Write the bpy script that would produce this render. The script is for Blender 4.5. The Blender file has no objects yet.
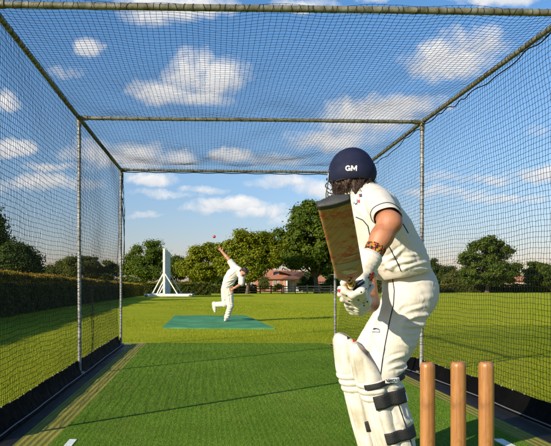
EXPOSURE = 0.55
SUN_STRENGTH = 5.0
SKY_STRENGTH = 0.12
CLOUD_LO = (.52, .57, .66); CLOUD_HI = (1.0, .97, .93); CLOUD_GAIN = .74
SKY_TINT = (.56, .90, 1.08); SKY_MID = (.74, .78, .83); SKY_LOW = (.66, .51, .54)
import bpy, math, random
import numpy as np
from mathutils import Vector, Matrix
from mathutils.bvhtree import BVHTree

rng = np.random.default_rng(7)
random.seed(7)
S = bpy.context.scene
COL = S.collection
F_PX, CX, CY, CAMZ = 600.0, 207.0, 281.0, 0.98
R = math.radians

def P(px, py, d):
    return np.array([(px - CX) * d / F_PX, d, CAMZ + (CY - py) * d / F_PX])

def nrm(v):
    v = np.asarray(v, float)
    return v / (np.linalg.norm(v) + 1e-12)

def smoothstep(x, a, b):
    t = np.clip((x - a) / (b - a), 0, 1)
    return t * t * (3 - 2 * t)

def gz(y):
    """height of the lawn: level round the cage, falling gently beyond it"""
    y = np.asarray(y, float)
    t = np.clip(y - 15, 0, 150)
    return -0.013 * (t - 3 * (1 - np.exp(-t / 3.0)))

# ------------------------------------------------------------------ objects
def tag(o, label=None, cat=None, group=None, kind=None):
    if label: o['label'] = label
    if cat: o['category'] = cat
    if group: o['group'] = group
    if kind: o['kind'] = kind
    return o

def empty(name, loc=(0, 0, 0), rz=0):
    o = bpy.data.objects.new(name, None)
    o.empty_display_size = 0.2
    o.location = loc
    o.rotation_euler = (0, 0, rz)
    COL.objects.link(o)
    return o

def link(name, me, mat=None, parent=None):
    o = bpy.data.objects.new(name, me)
    if mat is not None:
        for m in (mat if isinstance(mat, (list, tuple)) else [mat]):
            me.materials.append(m)
    COL.objects.link(o)
    if parent is not None:
        o.parent = parent
    return o

def mesh_np(name, V, F, mat=None, parent=None, smooth=True, midx=None, origin=None):
    """V (n,3); F list of (m,k) int arrays or one array. Vertices are in world space; the object's
    origin is put at `origin` and, when parented, made local to the parent's location (no rotation)."""
    V = np.asarray(V, float).reshape(-1, 3).copy()
    if not isinstance(F, (list, tuple)):
        F = [F]
    F = [np.asarray(f, int) for f in F if len(f)]
    off = np.zeros(3)
    if parent is not None:
        off = np.array(parent_loc(parent))
    elif origin is not None:
        off = np.asarray(origin, float)
    V -= off
    me = bpy.data.meshes.new(name)
    nl = sum(f.size for f in F)
    npoly = sum(len(f) for f in F)
    me.vertices.add(len(V)); me.vertices.foreach_set('co', V.ravel())
    me.loops.add(nl); me.loops.foreach_set('vertex_index', np.concatenate([f.ravel() for f in F]).astype(np.int32))
    me.polygons.add(npoly)
    st = []; c = 0
    for f in F:
        st.append(c + np.arange(len(f)) * f.shape[1]); c += f.size
    me.polygons.foreach_set('loop_start', np.concatenate(st).astype(np.int32))
    me.polygons.foreach_set('use_smooth', np.full(npoly, bool(smooth)))
    if midx is not None:
        me.polygons.foreach_set('material_index', np.asarray(midx, np.int32))
    me.update(calc_edges=True)
    o = link(name, me, mat, parent)
    if parent is None and origin is not None:
        o.location = off
    return o

def parent_loc(p):
    l = Vector(p.location)
    while p.parent is not None:
        p = p.parent
        l = l + Vector(p.location)
    return l

class MB:
    """collects shapes into one mesh"""
    def __init__(s):
        s.V = []; s.F = {3: [], 4: []}; s.n = 0; s.poly = []
    def add(s, V, F):
        V = np.asarray(V, float).reshape(-1, 3)
        for f in (F if isinstance(F, (list, tuple)) else [F]):
            f = np.asarray(f, int)
            if f.size: s.F.setdefault(f.shape[1], []).append(f + s.n)
        s.V.append(V); s.n += len(V)
        return s
    def box(s, lo, hi, rz=0, bev=0.0):
        lo = np.array(lo, float); hi = np.array(hi, float)
        x0, y0, z0 = lo; x1, y1, z1 = hi
        V = np.array([[x0,y0,z0],[x1,y0,z0],[x1,y1,z0],[x0,y1,z0],[x0,y0,z1],[x1,y0,z1],[x1,y1,z1],[x0,y1,z1]])
        if rz:
            c = V.mean(0); q = V - c; ca, sa = math.cos(rz), math.sin(rz)
            V = np.c_[q[:,0]*ca - q[:,1]*sa, q[:,0]*sa + q[:,1]*ca, q[:,2]] + c
        return s.add(V, np.array([[0,3,2,1],[4,5,6,7],[0,1,5,4],[1,2,6,5],[2,3,7,6],[3,0,4,7]]))
    def beam(s, a, b, w, h, up=(0,0,1)):
        """rectangular bar from a to b"""
        a = np.array(a, float); b = np.array(b, float); d = nrm(b - a)
        sd = nrm(np.cross(d, up)) * w / 2; u = nrm(np.cross(sd, d)) * h / 2
        V = [p + i*sd + j*u for p in (a, b) for i, j in ((-1,-1),(1,-1),(1,1),(-1,1))]
        return s.add(V, np.array([[0,1,2,3],[7,6,5,4],[0,4,5,1],[1,5,6,2],[2,6,7,3],[3,7,4,0]]))
    def tube(s, pts, r, n=8, cap=True, closed=False):
        pts = np.asarray(pts, float); m = len(pts)
        r = np.broadcast_to(np.asarray(r, float), (m,))
        T = np.gradient(pts, axis=0) if not closed else np.roll(pts, -1, 0) - np.roll(pts, 1, 0)
        T /= np.linalg.norm(T, axis=1)[:, None] + 1e-12
        ref = np.array([0, 0, 1.0]) if abs(T[0][2]) < .9 else np.array([1.0, 0, 0])
        N = []; u = nrm(np.cross(T[0], ref))
        for t in T:
            u = u - t * np.dot(u, t); u = nrm(u); N.append(u)
        N = np.array(N); B = np.cross(T, N)
        an = np.arange(n) * 2 * np.pi / n
        V = pts[:, None] + r[:, None, None] * (np.cos(an)[None, :, None] * N[:, None] + np.sin(an)[None, :, None] * B[:, None])
        i = np.arange(m if closed else m - 1)[:, None]; j = np.arange(n)[None]
        i2 = (i + 1) % m; j2 = (j + 1) % n
        Fq = np.stack([i*n + j, i*n + j2, i2*n + j2, i2*n + j], -1).reshape(-1, 4)
        s.add(V.reshape(-1, 3), Fq)
        if cap and not closed:
            for k, rev in ((0, True), (m - 1, False)):
                c = pts[k] + T[k] * (-1 if rev else 1) * r[k] * 0.15
                ring = V[k]
                f = np.array([[a, (a+1) % n, n] for a in range(n)])
                if rev: f = f[:, ::-1]
                s.add(np.vstack([ring, c]), f)
        return s
    def lathe(s, prof, c=(0,0,0), n=24):
        """prof: list of (radius, z)"""
        prof = np.array(prof, float); m = len(prof); an = np.arange(n) * 2*np.pi/n
        V = np.stack([prof[:,0][:,None]*np.cos(an), prof[:,0][:,None]*np.sin(an), np.repeat(prof[:,1][:,None], n, 1)], -1) + np.array(c)
        i = np.arange(m-1)[:,None]; j = np.arange(n)[None]; j2 = (j+1) % n
        return s.add(V.reshape(-1,3), np.stack([i*n+j, i*n+j2, (i+1)*n+j2, (i+1)*n+j], -1).reshape(-1,4))
    def build(s, name, mat, parent=None, smooth=False, origin=None):
        V = np.vstack(s.V); F = [np.vstack(f) for k, f in s.F.items() if f]
        return mesh_np(name, V, F, mat, parent, smooth, origin=origin)

def bevel(o, w=0.01, seg=2):
    m = o.modifiers.new('bevel', 'BEVEL'); m.width = w; m.segments = seg; m.limit_method = 'ANGLE'
    return o

# ------------------------------------------------------------------ materials
class NT:
    def __init__(s, tree): s.t = tree; s.n = tree.nodes; s.l = tree.links
    def node(s, typ, **kw):
        nd = s.n.new(typ)
        for k, v in kw.items(): setattr(nd, k, v)
        return nd
    def set(s, sock, v):
        if hasattr(v, 'is_output') or isinstance(v, bpy.types.NodeSocket): s.l.new(v, sock)
        else: sock.default_value = v
    def math(s, op, a, b=0.0, clamp=False):
        nd = s.node('ShaderNodeMath', operation=op, use_clamp=clamp)
        s.set(nd.inputs[0], a); s.set(nd.inputs[1], b); return nd.outputs[0]
    def mix(s, f, a, b, typ='MIX'):
        nd = s.node('ShaderNodeMix', data_type='RGBA', blend_type=typ)
        s.set(nd.inputs[0], f); s.set(nd.inputs[6], a); s.set(nd.inputs[7], b); return nd.outputs[2]
    def noise(s, vec, scale, detail=3.0, rough=0.55, dist=0.0):
        nd = s.node('ShaderNodeTexNoise'); s.l.new(vec, nd.inputs['Vector'])
        nd.inputs['Scale'].default_value = scale; nd.inputs['Detail'].default_value = detail
        nd.inputs['Roughness'].default_value = rough; nd.inputs['Distortion'].default_value = dist
        return nd.outputs[0]
    def ramp(s, f, stops):
        nd = s.node('ShaderNodeValToRGB'); s.set(nd.inputs[0], f)
        el = nd.color_ramp.elements
        while len(el) < len(stops): el.new(0.5)
        for e, (p, c) in zip(el, stops):
            e.position = p; e.color = c if len(c) == 4 else (*c, 1)
        return nd.outputs[0]
    def maprange(s, v, a, b, c=0.0, d=1.0):
        nd = s.node('ShaderNodeMapRange'); s.set(nd.inputs[0], v)
        for i, x in zip((1,2,3,4), (a,b,c,d)): nd.inputs[i].default_value = x
        return nd.outputs[0]
    def mapping(s, vec, scale=(1,1,1), rot=(0,0,0), loc=(0,0,0)):
        nd = s.node('ShaderNodeMapping'); s.l.new(vec, nd.inputs[0])
        nd.inputs['Scale'].default_value = scale; nd.inputs['Rotation'].default_value = rot; nd.inputs['Location'].default_value = loc
        return nd.outputs[0]

def c4(c): return (c[0], c[1], c[2], 1.0)

def new_mat(name):
    m = bpy.data.materials.new(name); m.use_nodes = True
    t = NT(m.node_tree); b = t.n['Principled BSDF']
    tc = t.node('ShaderNodeTexCoord')
    return m, t, b, tc.outputs['Object']

def mat_plain(name, col, rough=0.6, var=0.12, scale=8.0, bump=0.0, bscale=60.0, metal=0.0, spec=0.5, sheen=0.0,
              col2=None, lo=0.35, hi=0.65, coat=0.0, bdist=0.01):
    m, t, b, co = new_mat(name)
    n = t.noise(co, scale, 5.0, 0.6)
    a = tuple(min(1, x*(1+var)) for x in col); d = col2 or tuple(x*(1-var) for x in col)
    b.inputs['Base Color'].default_value = c4(col)
    t.l.new(t.ramp(n, [(lo, d), (hi, a)]), b.inputs['Base Color'])
    b.inputs['Roughness'].default_value = rough
    n2 = t.noise(co, scale*2.7, 4.0, 0.6)
    t.l.new(t.maprange(n2, 0.3, 0.7, max(0.05, rough-0.1), min(1, rough+0.1)), b.inputs['Roughness'])
    b.inputs['Metallic'].default_value = metal
    b.inputs['Specular IOR Level'].default_value = spec
    b.inputs['Sheen Weight'].default_value = sheen
    b.inputs['Coat Weight'].default_value = coat
    if bump:
        bp = t.node('ShaderNodeBump'); bp.inputs['Strength'].default_value = bump; bp.inputs['Distance'].default_value = bdist
        t.l.new(t.noise(co, bscale, 4.0, 0.6), bp.inputs['Height']); t.l.new(bp.outputs[0], b.inputs['Normal'])
    return m

def mat_leaf(name, cols, trans=0.3, rough=0.55):
    """leaf: colour differs leaf by leaf and clump by clump"""
    m, t, b, co = new_mat(name)
    g = t.node('ShaderNodeNewGeometry')
    big = t.noise(co, 0.55, 3.0, 0.6)
    f = t.math('ADD', t.math('MULTIPLY', g.outputs['Random Per Island'], 0.55), t.math('MULTIPLY', t.maprange(big, .3, .7), 0.45))
    c = t.ramp(f, [(0.0, cols[0]), (0.5, cols[1]), (1.0, cols[2])])
    t.l.new(c, b.inputs['Base Color'])
    b.inputs['Roughness'].default_value = rough
    b.inputs['Specular IOR Level'].default_value = 0.12
    tr = t.node('ShaderNodeBsdfTranslucent')
    t.l.new(t.mix(0.5, c, (0.20, 0.24, 0.02, 1)), tr.inputs[0])
    mx = t.node('ShaderNodeMixShader'); mx.inputs[0].default_value = trans
    t.l.new(b.outputs[0], mx.inputs[1]); t.l.new(tr.outputs[0], mx.inputs[2])
    t.l.new(mx.outputs[0], t.n['Material Output'].inputs[0])
    return m

# ------------------------------------------------------------------ implicit surfaces (bodies, clothes, gloves)
def cone(a, b, ra, rb, k=0.03, flat=None): return ('c', np.array(a, float), np.array(b, float), ra, rb, k, flat)
def ball(c, rad, k=0.03, rot=None): return ('e', np.array(c, float), np.array(np.broadcast_to(rad, 3), float), k, rot)
def chain(pts, rs, k=0.03, flat=None):
    return [cone(pts[i], pts[i+1], rs[i], rs[i+1], k, flat) for i in range(len(pts)-1)]

def _d(p, X):
    if p[0] == 'c':
        _, a, b, ra, rb, k, flat = p
        v = X - a; ab = b - a
        if flat is not None:
            dr, f = flat; dr = nrm(dr)
            v = v + (f-1) * (v @ dr)[..., None] * dr; ab = ab + (f-1) * np.dot(ab, dr) * dr
        t = np.clip((v @ ab) / (ab @ ab + 1e-12), 0, 1)
        return np.linalg.norm(v - t[..., None] * ab, axis=-1) - (ra + (rb - ra) * t)
    _, c, rad, k, rot = p
    v = X - c
    if rot is not None: v = v @ rot            # columns of rot are the local axes
    q = v / rad
    l = np.linalg.norm(q, axis=-1); l2 = np.linalg.norm(q / rad, axis=-1) + 1e-9
    return l * (l - 1) / l2

def _ext(p):
    if p[0] == 'c':
        r = max(p[3], p[4])
        if p[6] is not None: r = r / min(1, p[6][1])
        return np.minimum(p[1], p[2]) - r, np.maximum(p[1], p[2]) + r, p[5]
    r = p[2].max()
    return p[1] - r, p[1] + r, p[3]

def sdf_mesh(prims, h, cuts=(), post=None):
    """smooth union of prims minus cuts -> verts, quads"""
    E = [_ext(p) for p in prims]
    lo = np.min([e[0] for e in E], 0) - 4*h - 0.02; hi = np.max([e[1] for e in E], 0) + 4*h + 0.02
    n = np.ceil((hi - lo) / h).astype(int) + 1
    Fd = np.full(n, 0.3, np.float32)
    ax = [lo[i] + h*np.arange(n[i]) for i in range(3)]
    def region(p, pad):
        l, u, k = _ext(p); l = l - k - pad; u = u + k + pad
        i0 = np.clip(np.floor((l - lo)/h).astype(int), 0, n-1); i1 = np.clip(np.ceil((u - lo)/h).astype(int)+1, 1, n)
        return tuple(slice(a, b) for a, b in zip(i0, i1))
    for p in prims:
        sl = region(p, 3*h)
        X = np.stack(np.meshgrid(ax[0][sl[0]], ax[1][sl[1]], ax[2][sl[2]], indexing='ij'), -1)
        d = _d(p, X); k = _ext(p)[2]; A = Fd[sl]
        hh = np.maximum(k - np.abs(A - d), 0) / k
        Fd[sl] = np.minimum(A, d) - hh*hh*k*0.25
    for p in cuts:
        if p[0] == 'plane':                       # remove the side the normal points to
            X = np.stack(np.meshgrid(*ax, indexing='ij'), -1)
            Fd = np.maximum(Fd, ((X - p[1]) @ nrm(p[2])).astype(np.float32)); continue
        sl = region(p, 3*h)
        X = np.stack(np.meshgrid(ax[0][sl[0]], ax[1][sl[1]], ax[2][sl[2]], indexing='ij'), -1)
        d = -_d(p, X); k = _ext(p)[2]; A = Fd[sl]
        hh = np.maximum(k - np.abs(A - d), 0) / k
        Fd[sl] = np.maximum(A, d) + hh*hh*k*0.25
    if post is not None: Fd = post(Fd, ax)
    return surface_nets(Fd, lo, h)

def surface_nets(Fd, lo, h):
    s = Fd < 0
    n = np.array(s.shape) - 1
    cs = [(i,j,k) for i in (0,1) for j in (0,1) for k in (0,1)]
    cnt = np.zeros(n, np.int8)
    for (i,j,k) in cs: cnt += s[i:i+n[0], j:j+n[1], k:k+n[2]]
    mixed = (cnt > 0) & (cnt < 8)
    C = np.argwhere(mixed); idx = np.full(n, -1); idx[mixed] = np.arange(len(C))
    acc = np.zeros((len(C), 3)); num = np.zeros(len(C))
    val = {c: Fd[C[:,0]+c[0], C[:,1]+c[1], C[:,2]+c[2]].astype(float) for c in cs}
    for a in cs:
        for ax in range(3):
            if a[ax]: continue
            b = list(a); b[ax] = 1; b = tuple(b)
            fa, fb = val[a], val[b]; m = (fa < 0) != (fb < 0)
            t = np.where(m, fa / np.where(m, fa - fb, 1), 0)
            p = np.array(a, float) + t[:, None] * (np.array(b, float) - np.array(a, float))
            acc += np.where(m[:, None], p, 0); num += m
    V = lo + h * (C + acc / num[:, None])
    quads = []
    for ax in range(3):
        o1, o2 = [(1,2),(2,0),(0,1)][ax]
        sl0 = [slice(1, n[q]) for q in range(3)]; sl0[ax] = slice(0, n[ax])
        sl1 = list(sl0); sl1[ax] = slice(1, n[ax]+1)
        A = s[tuple(sl0)]; B = s[tuple(sl1)]
        E = np.argwhere(A != B)
        if not len(E): continue
        base = E.copy()
        for q in range(3):
            if q != ax: base[:, q] += 1
        inside = A[E[:,0], E[:,1], E[:,2]]
        def cell(d1, d2):
            c = base.copy(); c[:, o1] -= d1; c[:, o2] -= d2
            return idx[c[:,0], c[:,1], c[:,2]]
        q = np.stack([cell(1,1), cell(0,1), cell(0,0), cell(1,0)], -1)
        q[~inside] = q[~inside][:, ::-1]
        quads.append(q)
    return V, np.vstack(quads)

def vnormals(V, Q):
    N = np.zeros_like(V)
    n = np.cross(V[Q[:,2]] - V[Q[:,0]], V[Q[:,3]] - V[Q[:,1]])
    for i in range(4): np.add.at(N, Q[:, i], n)
    return N / (np.linalg.norm(N, axis=1)[:, None] + 1e-12)

def relax(V, Q, it=1, lam=0.5):
    for _ in range(it):
        A = np.zeros_like(V); c = np.zeros(len(V))
        for i in range(4):
            for j in (1, 3):
                np.add.at(A, Q[:, i], V[Q[:, (i+j) % 4]]); np.add.at(c, Q[:, i], 1)
        V = V + lam * (A / c[:, None] - V)
    return V

def wrinkle(p, scale, seed, oct=3):
    """soft ridged folds, roughly -1..1"""
    g = np.random.default_rng(seed); out = 0; amp = 1.0; tot = 0
    q = p * scale
    for o in range(oct):
        K = g.normal(size=(5, 3)); ph = g.uniform(0, 6.28, 5)
        w = sum(np.sin(q @ g.normal(size=3) * 0.8 + g.uniform(0, 6.28)) for _ in range(2))
        v = sum(np.sin(q @ K[i] + ph[i] + 0.9*w) for i in range(5)) / 5
        out = out + amp * (1 - 2*np.abs(v)**0.7) ; tot += amp
        amp *= 0.5; q = q * 1.9
    return out / tot

def bvh_of(V, Q): return BVHTree.FromPolygons([Vector(v) for v in V], [tuple(map(int, q)) for q in Q])

CAM = Vector((0, 0, CAMZ))
def hit(bvh, px, py):
    d = Vector(P(px, py, 1.0)) - CAM; d.normalize()
    loc, nor, i, dist = bvh.ray_cast(CAM, d)
    if loc is None: return None, None
    if nor.dot(d) > 0: nor = -nor
    return np.array(loc), np.array(nor)

def piping(bvh, pts, r=0.003, lift=0.001, n=30):
    pts = np.array(pts, float); t = np.linspace(0, len(pts)-1, n)
    X = np.interp(t, range(len(pts)), pts[:,0]); Y = np.interp(t, range(len(pts)), pts[:,1])
    out = []
    for x, y in zip(X, Y):
        l, nn = hit(bvh, x, y)
        if l is not None: out.append(l + nn*lift)
    return np.array(out)

def sheet_on(bvh, poly_px, lift=0.002, step=0.8):
    """a thin patch (grid triangulated) lying on a surface, outline given in photo pixels"""
    poly = np.array(poly_px, float)
    lo = poly.min(0); hi = poly.max(0)
    nx = max(3, int((hi[0]-lo[0])/step)+2); ny = max(3, int((hi[1]-lo[1])/step)+2)
    # bilinear quads: order TL, TR, BR, BL
    V = []
    for j in range(ny):
        for i in range(nx):
            u = i/(nx-1); v = j/(ny-1)
            p = (1-u)*(1-v)*poly[0] + u*(1-v)*poly[1] + u*v*poly[2] + (1-u)*v*poly[3]
            l, nn = hit(bvh, *p)
            if l is None:
                l, nn = (V[-1], np.zeros(3)) if V else (P(p[0], p[1], 2.9), np.zeros(3))
                V.append(l); continue
            V.append(l + nn*lift)
    V = np.array(V); md = np.median(V[:, 1]); good = np.abs(V[:, 1]-md) < .05
    if good.any():
        for k in np.where(~good)[0]:
            gi = np.where(good)[0]; V[k] = V[gi[np.argmin(np.abs(gi % nx - k % nx) + np.abs(gi//nx - k//nx))]]
    i = np.arange(nx-1)[None]; j = np.arange(ny-1)[:, None]
    Q = np.stack([j*nx+i, (j+1)*nx+i, (j+1)*nx+i+1, j*nx+i+1], -1).reshape(-1, 4)
    return V, Q

def text_mesh(txt, bold=0.02, shear=0.0):
    cu = bpy.data.curves.new('lettering', 'FONT'); cu.body = txt; cu.align_x = 'CENTER'; cu.align_y = 'CENTER'
    cu.offset = bold; cu.size = 1.0; cu.shear = shear; cu.resolution_u = 6
    ob = bpy.data.objects.new('lettering', cu); COL.objects.link(ob)
    dg = bpy.context.evaluated_depsgraph_get()
    me = ob.evaluated_get(dg).to_mesh()
    me.calc_loop_triangles(); V = np.array([v.co[:] for v in me.vertices]); tri = [list(q.vertices) for q in me.loop_triangles]
    ob.evaluated_get(dg).to_mesh_clear()
    bpy.data.objects.remove(ob); bpy.data.curves.remove(cu)
    return V, np.array(tri)

def leaves(C, Nrm, size, aspect=0.6, jit=1.0, g=rng):
    """one bent 4-gon leaf per centre, facing roughly along Nrm"""
    m = len(C)
    N = Nrm + jit * g.normal(size=(m, 3)); N /= np.linalg.norm(N, axis=1)[:, None] + 1e-9
    A = np.cross(N, g.normal(size=(m, 3))); A /= np.linalg.norm(A, axis=1)[:, None] + 1e-9
    B = np.cross(N, A); s = (size * g.uniform(0.6, 1.35, m))[:, None]
    V = np.stack([C - A*s*.5, C + B*s*aspect*.5 - A*s*.05 + N*s*.08, C + A*s*.5, C - B*s*aspect*.5 - A*s*.05 + N*s*.08], 1)
    return V.reshape(-1, 3), np.arange(4*m).reshape(-1, 4)
# ================================================================== camera, light, sky
cam = bpy.data.cameras.new('camera'); co_ = bpy.data.objects.new('camera', cam); COL.objects.link(co_)
co_.location = (0, 0, CAMZ); co_.rotation_euler = (R(90), 0, 0)
cam.sensor_fit = 'HORIZONTAL'; cam.sensor_width = 36; cam.lens = 36*600/551
cam.shift_x = (275.5-CX)/551; cam.shift_y = (CY-223)/551
cam.clip_start = 0.05; cam.clip_end = 4000
S.camera = co_
S.render.resolution_x, S.render.resolution_y = 1024, 829
S.view_settings.view_transform = 'Standard'; S.view_settings.look = 'None'
S.view_settings.exposure = EXPOSURE; S.view_settings.gamma = 1.0
S.render.film_transparent = False
S.cycles.max_bounces = 6; S.cycles.transparent_max_bounces = 8
S.cycles.use_denoising = True

SUN_EL = R(22)
SUN_AZ = (-0.79, -0.613)                                   # horizontal direction towards the sun
to_sun = np.array([SUN_AZ[0]*math.cos(SUN_EL), SUN_AZ[1]*math.cos(SUN_EL), math.sin(SUN_EL)])
sl = bpy.data.lights.new('sun', 'SUN'); so = bpy.data.objects.new('sun', sl); COL.objects.link(so)
sl.energy = SUN_STRENGTH; sl.angle = R(0.5); sl.color = (1.0, 0.87, 0.68)
so.rotation_euler = Vector(-to_sun).to_track_quat('-Z', 'Y').to_euler(); so.location = (-30, -20, 30)

W = bpy.data.worlds.new('World'); S.world = W; W.use_nodes = True
t = NT(W.node_tree)
bg = t.n['Background']; bg.inputs[1].default_value = SKY_STRENGTH
sky = t.node('ShaderNodeTexSky', sky_type='NISHITA')
sky.sun_disc = False; sky.sun_elevation = SUN_EL
sky.sun_rotation = math.atan2(SUN_AZ[0], SUN_AZ[1])
sky.air_density = 1.0; sky.dust_density = 0.4; sky.ozone_density = 3.0; sky.altitude = 50
tc = t.node('ShaderNodeTexCoord'); D = tc.outputs['Generated']
sx = t.node('ShaderNodeSeparateXYZ'); t.l.new(D, sx.inputs[0])
yy = t.math('MAXIMUM', sx.outputs[1], 0.02)
U = t.math('DIVIDE', sx.outputs[0], yy); Vv = t.math('DIVIDE', sx.outputs[2], yy)
uv = t.node('ShaderNodeCombineXYZ'); t.l.new(U, uv.inputs[0]); t.l.new(Vv, uv.inputs[1])
# each cloud: middle and half size, as directions in the sky (photo pixels / focal length)
CLOUDS = [  # x, y, rx, ry, weight
 (163,92,36,19,1.0),(190,74,34,28,1.0),(217,80,36,24,1.0),(200,98,44,14,.75),(93,45,19,13,.9),(66,68,22,9,.45),(180,12,66,20,.9),(150,2,40,14,.9),
 (445,63,52,24,.95),(478,44,42,22,.7),(500,-4,60,16,.95),(395,-6,42,10,.8),(300,4,36,8,.6),
 (372,120,66,26,1.0),(408,110,42,18,.95),(330,140,62,16,.75),(280,160,46,10,.5),
 (128,158,46,22,1.0),(95,152,36,18,.8),(176,160,30,10,.8),(231,156,24,10,1.0),
 (146,182,34,11,.95),(205,190,30,6,.6),(285,183,44,10,.85),(318,190,40,14,.9),(160,196,46,6,.5),
 (231,207,44,12,1.0),(262,214,34,9,.8),(205,212,30,7,.6),(148,218,20,5,.55),(300,222,40,5,.35),
 (16,149,28,15,1.0),(6,103,18,10,.8),(40,186,70,10,.65),(60,170,40,7,.5),
 (470,180,56,9,.55),(545,174,42,13,.95),(500,200,60,6,.5),(440,195,50,7,.5),(540,130,18,6,.3)]
n1 = t.noise(uv.outputs[0], 7.0, 7.0, 0.58, 0.5)
n2 = t.noise(uv.outputs[0], 24.0, 7.0, 0.66, 0.6)
nn = t.math('ADD', t.math('MULTIPLY', t.math('SUBTRACT', n1, 0.5), 1.3), t.math('MULTIPLY', t.math('SUBTRACT', n2, 0.5), 1.5))
wc = t.node('ShaderNodeTexNoise'); t.l.new(uv.outputs[0], wc.inputs['Vector']); wc.inputs['Scale'].default_value = 9; wc.inputs['Detail'].default_value = 6; wc.inputs['Roughness'].default_value = .62
wsep = t.node('ShaderNodeSeparateColor'); t.l.new(wc.outputs['Color'], wsep.inputs[0])
Uw = t.math('ADD', U, t.math('MULTIPLY', t.math('SUBTRACT', wsep.outputs[0], .5), .085)); Vw = t.math('ADD', Vv, t.math('MULTIPLY', t.math('SUBTRACT', wsep.outputs[1], .5), .06))
best = None; shade = None
for (x, y, rx, ry, w) in CLOUDS:
    a = t.math('MULTIPLY', t.math('SUBTRACT', Uw, (x-CX)/F_PX), F_PX/rx)
    b = t.math('MULTIPLY', t.math('SUBTRACT', Vw, (CY-y)/F_PX), F_PX/ry)
    # flatter below than above
    b2 = t.math('MULTIPLY', b, t.math('ADD', 1.0, t.math('MULTIPLY', t.math('LESS_THAN', b, 0.0), 0.35)))
    e = t.math('SUBTRACT', w, t.math('MULTIPLY', t.math('ADD', t.math('MULTIPLY', a, a), t.math('MULTIPLY', b2, b2)), w))
    if best is None: best, shade = e, b
    else:
        m = t.node('ShaderNodeMix', data_type='FLOAT')
        t.l.new(t.math('GREATER_THAN', e, best), m.inputs[0]); t.l.new(shade, m.inputs[2]); t.l.new(b, m.inputs[3])
        shade = m.outputs[0]; best = t.math('SMOOTH_MAX', e, best); best.node.inputs[2].default_value = 0.25
dens = t.math('ADD', best, nn)
cov = t.maprange(dens, -.03, 0.80); cov = t.math('SMOOTHSTEP', cov, 0) if False else t.math('POWER', t.math('MINIMUM', t.math('MAXIMUM', cov, 0), 1), 1.15)
front = t.maprange(sx.outputs[1], 0.05, 0.2)
cov = t.math('MULTIPLY', t.math('MULTIPLY', cov, front), 0.93)
sh = t.math('ADD', t.math('MULTIPLY', shade, 0.55), t.math('MULTIPLY', t.math('SUBTRACT', n2, 0.5), 1.6))
ccol = t.ramp(t.maprange(sh, -0.8, 0.7), [(0, CLOUD_LO), (1, CLOUD_HI)])
sc_ = t.node('ShaderNodeVectorMath', operation='SCALE'); t.l.new(ccol, sc_.inputs[0]); sc_.inputs['Scale'].default_value = CLOUD_GAIN/SKY_STRENGTH
el_ = t.ramp(t.maprange(sx.outputs[2], 0.0, .5), [(0, (*SKY_LOW, 1)), (.35, (*SKY_MID, 1)), (1, (*SKY_TINT, 1))])
tint = t.mix(1.0, sky.outputs[0], el_, 'MULTIPLY')
t.l.new(t.mix(cov, tint, sc_.outputs[0]), bg.inputs[0])

# ================================================================== ground
def ground_mat():
    m, t, b, co = new_mat('mown_lawn')
    big = t.noise(co, 0.16, 4.0, 0.6); mid = t.noise(co, 1.7, 5.0, 0.65); fine = t.noise(co, 38.0, 4.0, 0.7)
    streak = t.noise(t.mapping(co, (0.05, 0.55, 1)), 1.0, 3.0, 0.6)
    f = t.math('ADD', t.math('ADD', t.math('MULTIPLY', big, .36), t.math('MULTIPLY', mid, .30)), t.math('ADD', t.math('MULTIPLY', fine, .28), t.math('MULTIPLY', streak, .14)))
    c = t.ramp(f, [(0.32, (.135,.20,.010)), (0.5, (.275,.32,.014)), (0.68, (.43,.41,.028))])
    t.l.new(c, b.inputs['Base Color']); b.inputs['Roughness'].default_value = .9; b.inputs['Specular IOR Level'].default_value = .03
    
    bp = t.node('ShaderNodeBump'); bp.inputs['Strength'].default_value = .9; bp.inputs['Distance'].default_value = .03
    t.l.new(t.math('ADD', fine, t.math('MULTIPLY', mid, .6)), bp.inputs['Height']); t.l.new(bp.outputs[0], b.inputs['Normal'])
    return m
M_lawn = ground_mat()
ys = np.r_[np.linspace(-40, 60, 201), np.linspace(62, 200, 70), np.linspace(220, 3000, 40)]
xs = np.r_[np.linspace(-2500, -70, 20), np.linspace(-60, 60, 121), np.linspace(70, 2500, 20)]
X, Y = np.meshgrid(xs, ys); Z = gz(Y) + np.where((np.abs(X) < 60) & (Y > 10), 0.02*np.sin(X*.7+Y*.31)*np.sin(Y*.23), 0)
i = np.arange(len(xs)-1)[None]; j = np.arange(len(ys)-1)[:, None]; nx = len(xs)
Q = np.stack([j*nx+i, j*nx+i+1, (j+1)*nx+i+1, (j+1)*nx+i], -1).reshape(-1, 4)
tag(mesh_np('ground', np.c_[X.ravel(), Y.ravel(), Z.ravel()], Q, M_lawn), kind='structure')

def grass_blades(n, y0, y1, h, w, keep):
    # denser near the camera, only where the photo looks
    u = rng.random(n); y = y0 * (y1/y0) ** u
    x = rng.uniform(-0.37, 0.60, n) * y
    k = keep(x, y); x, y = x[k], y[k]; m = len(x)
    z = gz(y); a = rng.uniform(0, 2*np.pi, m); hh = h * rng.uniform(.5, 1.3, m) * (y/6)**.25; ww = w * (y/6)**.7
    lean = rng.normal(0, .45, (m, 2)) * hh[:, None]
    b0 = np.c_[x - np.cos(a)*ww, y - np.sin(a)*ww, z - .003]; b1 = np.c_[x + np.cos(a)*ww, y + np.sin(a)*ww, z - .003]
    tp = np.c_[x + lean[:,0], y + lean[:,1], z + hh]
    return np.stack([b0, b1, tp], 1).reshape(-1, 3), np.arange(3*m).reshape(-1, 3)
M_blade = mat_leaf('grass_blade', [(.115,.18,.008), (.245,.295,.013), (.40,.40,.027)], .35, .5)
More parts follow.
